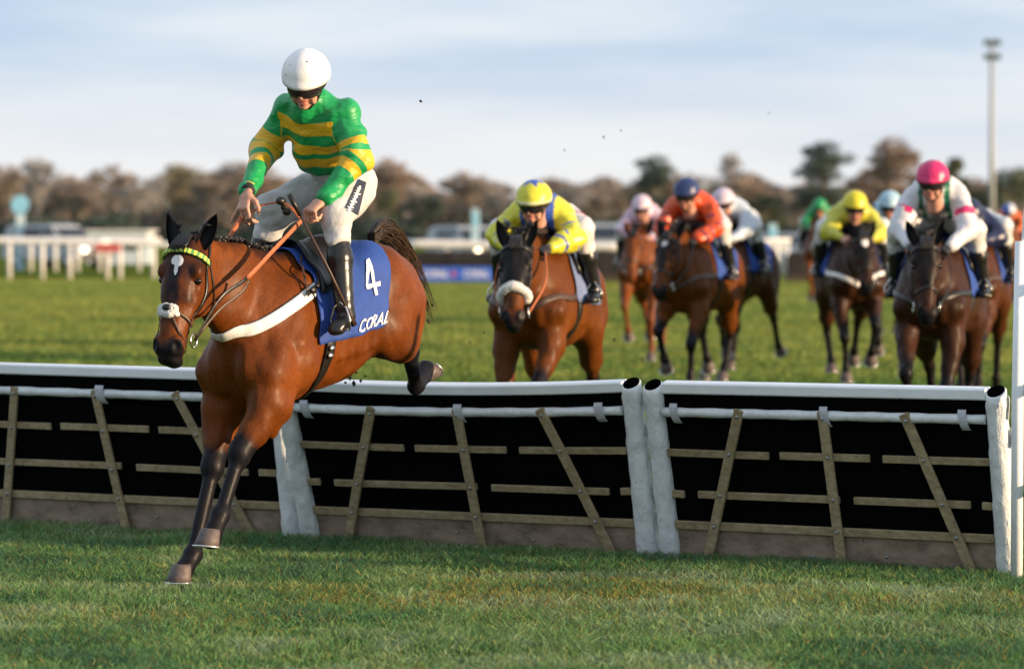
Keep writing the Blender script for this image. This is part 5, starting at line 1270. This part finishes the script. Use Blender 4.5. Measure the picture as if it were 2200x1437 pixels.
# low pale building and tents on the left
def block(name, x0, x1, top, d, dep, mat, label, cat, trim=None):
    a = at(x0, top, d); b = at(x1, top, d); r = empty(name, (a.x, d, 0), 0, label, cat); W = b.x - a.x; h = a.z
    mb = MB(); mb.box((W / 2, dep / 2, h * .47), (W, dep, h * .94)); mb.build('wall', mat, r, bevel=.03)
    mb = MB(); mb.box((W / 2, dep / 2, h * .97), (W + .3, dep + .3, h * .06)); mb.build('roof', trim or M_rail, r, bevel=.02)
    for k in range(max(2, int(W / 2.2))):
        mb = MB(); mb.box((W * (k + .5) / max(2, int(W / 2.2)), -.01, h * .55), (.9, .04, h * .3)); mb.build('window', M_glass, r)
block('cabin', 186, 318, 494, 175, 3, simple('pale_cabin', (.52, .60, .64), .6), 'low pale blue cabin right of the silver car', 'building')
block('cabin', 985, 1052, 497, 190, 2.5, simple('grey_cabin', (.30, .33, .36), .6), 'low grey hut beside the pale blue post', 'building')
# floodlight mast
d = 190; b = at(2131, 500, d); zt = at(2131, 84, d).z
r = empty('floodlight_mast', (b.x, d, 0), 0, 'tall slim floodlight mast with two lamp heads at the right', 'mast')
V, F = tube([(0, 0, 0), (0, 0, zt * .5), (0, 0, zt)], [.17, .14, .10], 12); M_mast = simple('mast_metal', (.36, .37, .37), .5, .06, 1); nmesh('pole', V, F, M_mast, r, True)
for z in (zt - .25, zt - .98):
    mb = MB(); mb.box((0, 0, z), (.9, .10, .08)); ar = mb.build('crossarm', M_mast, r, bevel=.01)
    for x in (-.30, .0, .30):
        mb = MB(); mb.box((x, -.16, z + .06), (.26, .26, .30), Matrix.Rotation(R(25), 3, 'X')); mb.build('lamp_head', simple('lamp_housing', (.16, .20, .22), .5), ar, bevel=.02)

# ------------------------------------------------------------------ trees
def bark(name, c, v=.3): return simple(name, c, .9, v, .9)
M_tw = [bark('bare_twigs_brown', (.27, .225, .195)), bark('bare_twigs_russet', (.30, .225, .175)), bark('bare_twigs_grey', (.30, .28, .27)), bark('bare_twigs_olive', (.26, .23, .16))]
M_trunk = bark('bark', (.12, .09, .065))
M_ev = [simple('dark_evergreen', (.040, .062, .048), .8, .5, .8), simple('olive_evergreen', (.085, .105, .055), .8, .5, .8)]
def bare_meshes(seed, H_=10., W_=1.0, dens=1.0, up=.6):
    rg = random.Random(seed); T = MB(); C = MB(); tips = []
    def grow(p, d, l, r, dep):
        q = p + d * l; mid = p.lerp(q, .5) + Vector((rg.uniform(-1, 1), rg.uniform(-1, 1), 0)) * l * .06
        (T if dep < 2 else C).tube([p, mid, q], [r, r * .85, r * .68], 6 if dep < 2 else 4, False)
        if dep >= 4:
            tips.append((q, d)); return
        for k in range(rg.choice((3, 4)) if dep else 5):
            a = rg.uniform(0, 6.28); s = rg.uniform(.35, .85) * (1.15 if dep else .75) * W_
            nd = (d + Vector((math.cos(a) * s, math.sin(a) * s, rg.uniform(-.1, .25) * up))).normalized(); grow(q if k else q, nd, l * rg.uniform(.62, .85), r * .58, dep + 1)
        if dep < 3: 
            for k in range(2): a = rg.uniform(0, 6.28); grow(p.lerp(q, rg.uniform(.5, .9)), (d * .4 + Vector((math.cos(a), math.sin(a), .3)) * W_).normalized(), l * .6, r * .4, dep + 2)
    grow(Vector((0, 0, 0)), Vector((0, 0, 1)), H_ * .27, H_ * .024, 0)
    V = []; F = []; n = int(9 * dens)
    for q, d in tips:
        for k in range(n):
            a = rg.uniform(0, 6.28); e = (d * .7 + Vector((math.cos(a), math.sin(a), rg.uniform(-.5, .9))) * .9).normalized(); l = rg.uniform(.05, .13) * H_; w = .0028 * H_; sd = e.orthogonal().normalized() * w; b = q + e * l * .3; t = q + e * l
            i = len(V); V += [q - sd, q + sd, b + sd * .8 + Vector((0, 0, .01 * H_)), t, b - sd * .8]; F.append((i, i + 1, i + 2, i + 3, i + 4))
    i = len(C.v); C.v += [tuple(x) for x in V]; C.f += [tuple(a + i for a in f) for f in F]
    mx = max(v[2] for v in C.v); k = H_ / mx
    t = nmesh('trunk', [tuple(c * k for c in v) for v in T.v], T.f, M_trunk, None, True, link=False).data
    c = nmesh('crown', [tuple(c * k for c in v) for v in C.v], C.f, None, None, False, link=False).data
    return t, c
def ever_meshes(seed, kind):
    rg = random.Random(seed); T = MB(); T.tube([(0, 0, 0), (.1, 0, 5), (0, 0, 9)], [.35, .25, .08], 8); V = []; F = []; blobs = []
    if kind == 0:      # spreading cedar in tiers
        for k in range(26):
            z = rg.uniform(3.2, 9.4); m = 3.9 * (1 - abs(z - 5.6) / 5.2); a = rg.uniform(0, 6.28); rr = m * rg.uniform(.3, 1); blobs.append((Vector((math.cos(a) * rr, math.sin(a) * rr, z)), (1.5, 1.5, .55)))
            T.tube([(0, 0, z - .5), (math.cos(a) * rr * .6, math.sin(a) * rr * .6, z - .1)], [.10, .05], 4)
    elif kind == 1:    # conical
        for k in range(34):
            z = rg.uniform(1.0, 9.6); m = 2.3 * (1 - z / 10); a = rg.uniform(0, 6.28); blobs.append((Vector((math.cos(a) * m, math.sin(a) * m, z)), (.75, .75, .6)))
    else:              # rounded holly or laurel
        for k in range(26):
            th = rg.uniform(0, 6.28); u = rg.uniform(.15, 1); z = 1.2 + u * 7.6; m = 3.4 * math.sqrt(max(.02, 1 - (u * 1.25 - .45) ** 2)) * rg.uniform(.5, 1); blobs.append((Vector((math.cos(th) * m, math.sin(th) * m, z)), (1.3, 1.3, 1.1)))
    for c, r in blobs:
        for i in range(230):
            d = Vector((rg.gauss(0, 1), rg.gauss(0, 1), rg.gauss(0, 1))).normalized(); p = c + Vector((d.x * r[0], d.y * r[1], d.z * r[2])) * rg.uniform(.6, 1.12)
            a = Vector((rg.gauss(0, 1), rg.gauss(0, 1), rg.gauss(0, .6))).normalized() * .16; b = a.cross(d).normalized() * .09; k = len(V); V += [p - a, p + b, p + a, p - b]; F.append((k, k + 1, k + 2, k + 3))
    mx = 10. / max(v.z for v in V)
    t = nmesh('trunk', T.v, T.f, M_trunk, None, True, link=False).data; c = nmesh('crown', [v * mx for v in V], F, None, None, False, link=False).data
    return t, c
BARE = [bare_meshes(11, W_=.95), bare_meshes(12, W_=1.25), bare_meshes(13, W_=.75, dens=.8), bare_meshes(14, W_=1.1, dens=1.3), bare_meshes(15, W_=.6, dens=.45, up=1.2)]
EVER = [ever_meshes(1, 0), ever_meshes(2, 1), ever_meshes(3, 2)]
VAR = {}
def cmesh(me, mat):
    k = (me.name, mat.name)
    if k not in VAR: c = me.copy(); c.materials.clear(); c.materials.append(mat); VAR[k] = c
    return VAR[k]
def tree(px, top, d, wpx, meshes, mat, label, group='winter trees beyond the course', cat='tree'):
    b = at(px, 500, d); h = at(px, top, d).z; r = empty('bare_tree' if group.startswith('winter') else 'evergreen_tree', (b.x, d, 0), random.uniform(0, 6.28), label, cat, group)
    t, c = meshes; sx = wpx * d / FPX / (max(v.co.x for v in c.vertices) - min(v.co.x for v in c.vertices)); sz = h / 10.
    for nm_, me in (('trunk', t), ('crown', cmesh(c, mat))):
        o = bpy.data.objects.new(nm_, me); COL.objects.link(o); o.parent = r
        for i, v in enumerate((sx, sx, sz)): o.scale[i] = v
places = [(8, 'at the left edge'), (60, 'behind the round-topped blue post'), (150, 'above the silver car'), (240, 'above the low cabin'), (310, 'left of the leading horse ears'), (385, 'above the leading horse ears'), (440, 'left of the leading jockey arm'), (505, 'beside the leading jockey arm')]
TL = [(5, 346, 120, 0, 0), (70, 332, 105, 4, 2), (105, 392, 90, 1, 1), (160, 378, 130, 0, 0), (235, 346, 120, 1, 0), (292, 388, 90, 2, 2), (335, 372, 80, 4, 2), (385, 342, 140, 3, 3), (442, 372, 80, 2, 0), (500, 338, 130, 0, 0), (560, 352, 110, 1, 1), (612, 372, 100, 2, 0), (670, 366, 110, 0, 0), (735, 372, 100, 3, 1), (790, 356, 110, 1, 0), (842, 330, 110, 0, 1), (890, 392, 70, 2, 2), (955, 408, 60, 1, 0), (1008, 362, 130, 0, 0), (1062, 378, 80, 4, 2),
      (1120, 412, 80, 1, 0), (1170, 376, 110, 3, 0), (1225, 388, 90, 0, 2), (1275, 394, 110, 1, 0), (1335, 392, 90, 2, 0), (1380, 372, 90, 3, 3), (1440, 362, 100, 0, 1), (1500, 366, 80, 4, 2), (1545, 376, 90, 1, 0), (1574, 318, 58, 4, 2), (1612, 380, 120, 3, 1), (1672, 404, 90, 0, 0), (1722, 418, 80, 2, 0), (1800, 392, 110, 1, 0), (1862, 352, 120, 3, 1), (1925, 283, 128, 0, 1), (1978, 352, 90, 2, 0), (2030, 392, 90, 1, 3), (2092, 372, 90, 0, 0), (2140, 380, 80, 3, 1), (2205, 356, 90, 1, 0)]
kinds = ['spreading tree', 'broad tree', 'narrow tree', 'rounded tree', 'wispy tree']; tone = ['brown', 'russet', 'greyish', 'olive']
def near_what(px):
    L = [(0, 'the left edge'), (43, 'the round-topped blue post'), (122, 'the silver car'), (250, 'the pale cabin'), (345, 'the leading horse left ear'), (445, 'the leading horse right ear'), (530, 'the leading jockey sleeve'), (700, 'the leading jockey body'), (800, 'the leading jockey hip'), (900, 'the leading horse tail'), (1021, 'the pale blue post'), (1150, 'the yellow and blue jockey'), (1255, 'the light blue post'), (1382, 'the pink check jockey'), (1463, 'the navy cap'), (1560, 'the pale-clad jockey'), (1660, 'the white panelled barrier'), (1760, 'the green-capped jockey'), (1832, 'the lemon yellow jockey'), (1935, 'the pale blue cap'), (2000, 'the pink cap'), (2131, 'the floodlight mast'), (2200, 'the right edge')]
    x, n = min(L, key=lambda q: abs(q[0] - px)); return (('left of ' if px < x - 8 else 'right of ' if px > x + 8 else 'right behind ') + n)
for i, (px, top, w, k, mt) in enumerate(TL):
    tree(px, top, 470 + (i * 37) % 90, w * 1.12, BARE[k], M_tw[mt], f'bare {tone[mt]} {kinds[k]} {near_what(px)}')
rt_ = random.Random(9)
for i in range(26):
    px = 20 + i * 86 + rt_.uniform(-22, 22); k = rt_.choice((0, 1, 2, 3)); mt = rt_.choice((0, 2, 2, 1))
    tree(px, rt_.uniform(384, 412), 540 + rt_.uniform(0, 40), rt_.uniform(90, 130), BARE[k], M_tw[mt], f'low {tone[mt]} {kinds[k]} in second row {near_what(px)}')
G2 = 'evergreen trees beyond the course'
for px, top, w, k, mt, lab in [(1405, 330, 120, 0, 0, 'flat-topped dark cedar behind the navy cap'), (1768, 300, 150, 0, 0, 'big dark cedar left of the lemon yellow jockey'), (2052, 335, 90, 1, 1, 'conical green conifer right of the pink cap'), (2172, 352, 110, 2, 1, 'round dark green tree right of the floodlight mast'), (915, 414, 90, 2, 0, 'low dark green tree behind the leading horse tail'), (262, 452, 80, 2, 0, 'low dark green bush tree above the pale cabin'), (1650, 412, 80, 2, 1, 'low green tree above the white panelled barrier'), (1600, 425, 60, 2, 1, 'small green tree right of the orange-clad jockey'), (835, 398, 60, 2, 1, 'green bush tree behind the rump of the leading horse'), (2110, 400, 60, 2, 1, 'small green tree just left of the mast')]:
    tree(px, top, 430, w * 1.1, EVER[k], M_ev[mt], lab, G2)
# far wood and hedge behind them: one mass
rg = np.random.default_rng(5)
def mass(name, y0, y1, hfun, n, mat, label, d0, d1, sz=.5):
    d = d0 + (d1 - d0) * rg.random(n); px = -350 + 2900 * rg.random(n); x = (px - 1100) / FPX * d; hh = hfun(px) * (rg.random(n) ** .7); a = rg.normal(0, 1, (n, 3)); a /= np.linalg.norm(a, axis=1)[:, None]; b = np.cross(a, rg.normal(0, 1, (n, 3))); b /= np.linalg.norm(b, axis=1)[:, None]
    P = np.stack([x, d, hh], 1); s = sz * (.5 + rg.random((n, 1))); V = np.stack([P - a * s, P + b * s * .5, P + a * s, P - b * s * .5], 1).reshape(-1, 3); F = np.arange(4 * n).reshape(-1, 4)
    return tag(nmesh(name, V, F, mat, None, False), label, 'wood' if 'wood' in name else 'hedge', kind='stuff')
mass('far_wood', 0, 0, lambda p: 7.6 + 1.5 * np.sin(p / 61.) + 1.0 * np.sin(p / 23. + 1), 110000, M_tw[0], 'brown leafless wood filling the distance behind the trees', 560, 640, .6)
mass('hedge', 0, 0, lambda p: 2.0 + .8 * np.sin(p / 90.) + .4 * np.sin(p / 31.), 32000, M_ev[0], 'dark hedge along the foot of the far trees', 400, 425, .35)
# ------------------------------------------------------------------ clods thrown up by the hooves
M_mud = simple('mud', (.035, .025, .018), .9, .3, 30)
for i, (px, py, d, s) in enumerate([(904, 218, 19, .007), (1297, 295, 26, .008), (1334, 281, 26, .006), (1213, 323, 25, .006), (1652, 244, 30, .006), (765, 800, 19.6, .007), (752, 812, 19.6, .010), (775, 818, 19.6, .008), (760, 824, 19.7, .012), (742, 822, 19.6, .007), (785, 808, 19.7, .006), (921, 690, 20, .012), (930, 655, 20, .009), (1320, 730, 27, .010), (1380, 770, 27, .009), (1010, 735, 24, .008), (1040, 715, 24, .007), (990, 820, 22, .006)]):
    mb = MB(); mb.ell((0, 0, 0), (s * 1.3, s, s * .8), 8); mb.v = [tuple(c * random.uniform(.7, 1.3) for c in v) for v in mb.v]
    o = mb.build('mud_clod', M_mud); o.location = at(px, py, d); o.rotation_euler = (random.random() * 3,) * 3; tag(o, 'small clod of mud flying through the air', 'mud clod', 'clods of mud thrown up by hooves')
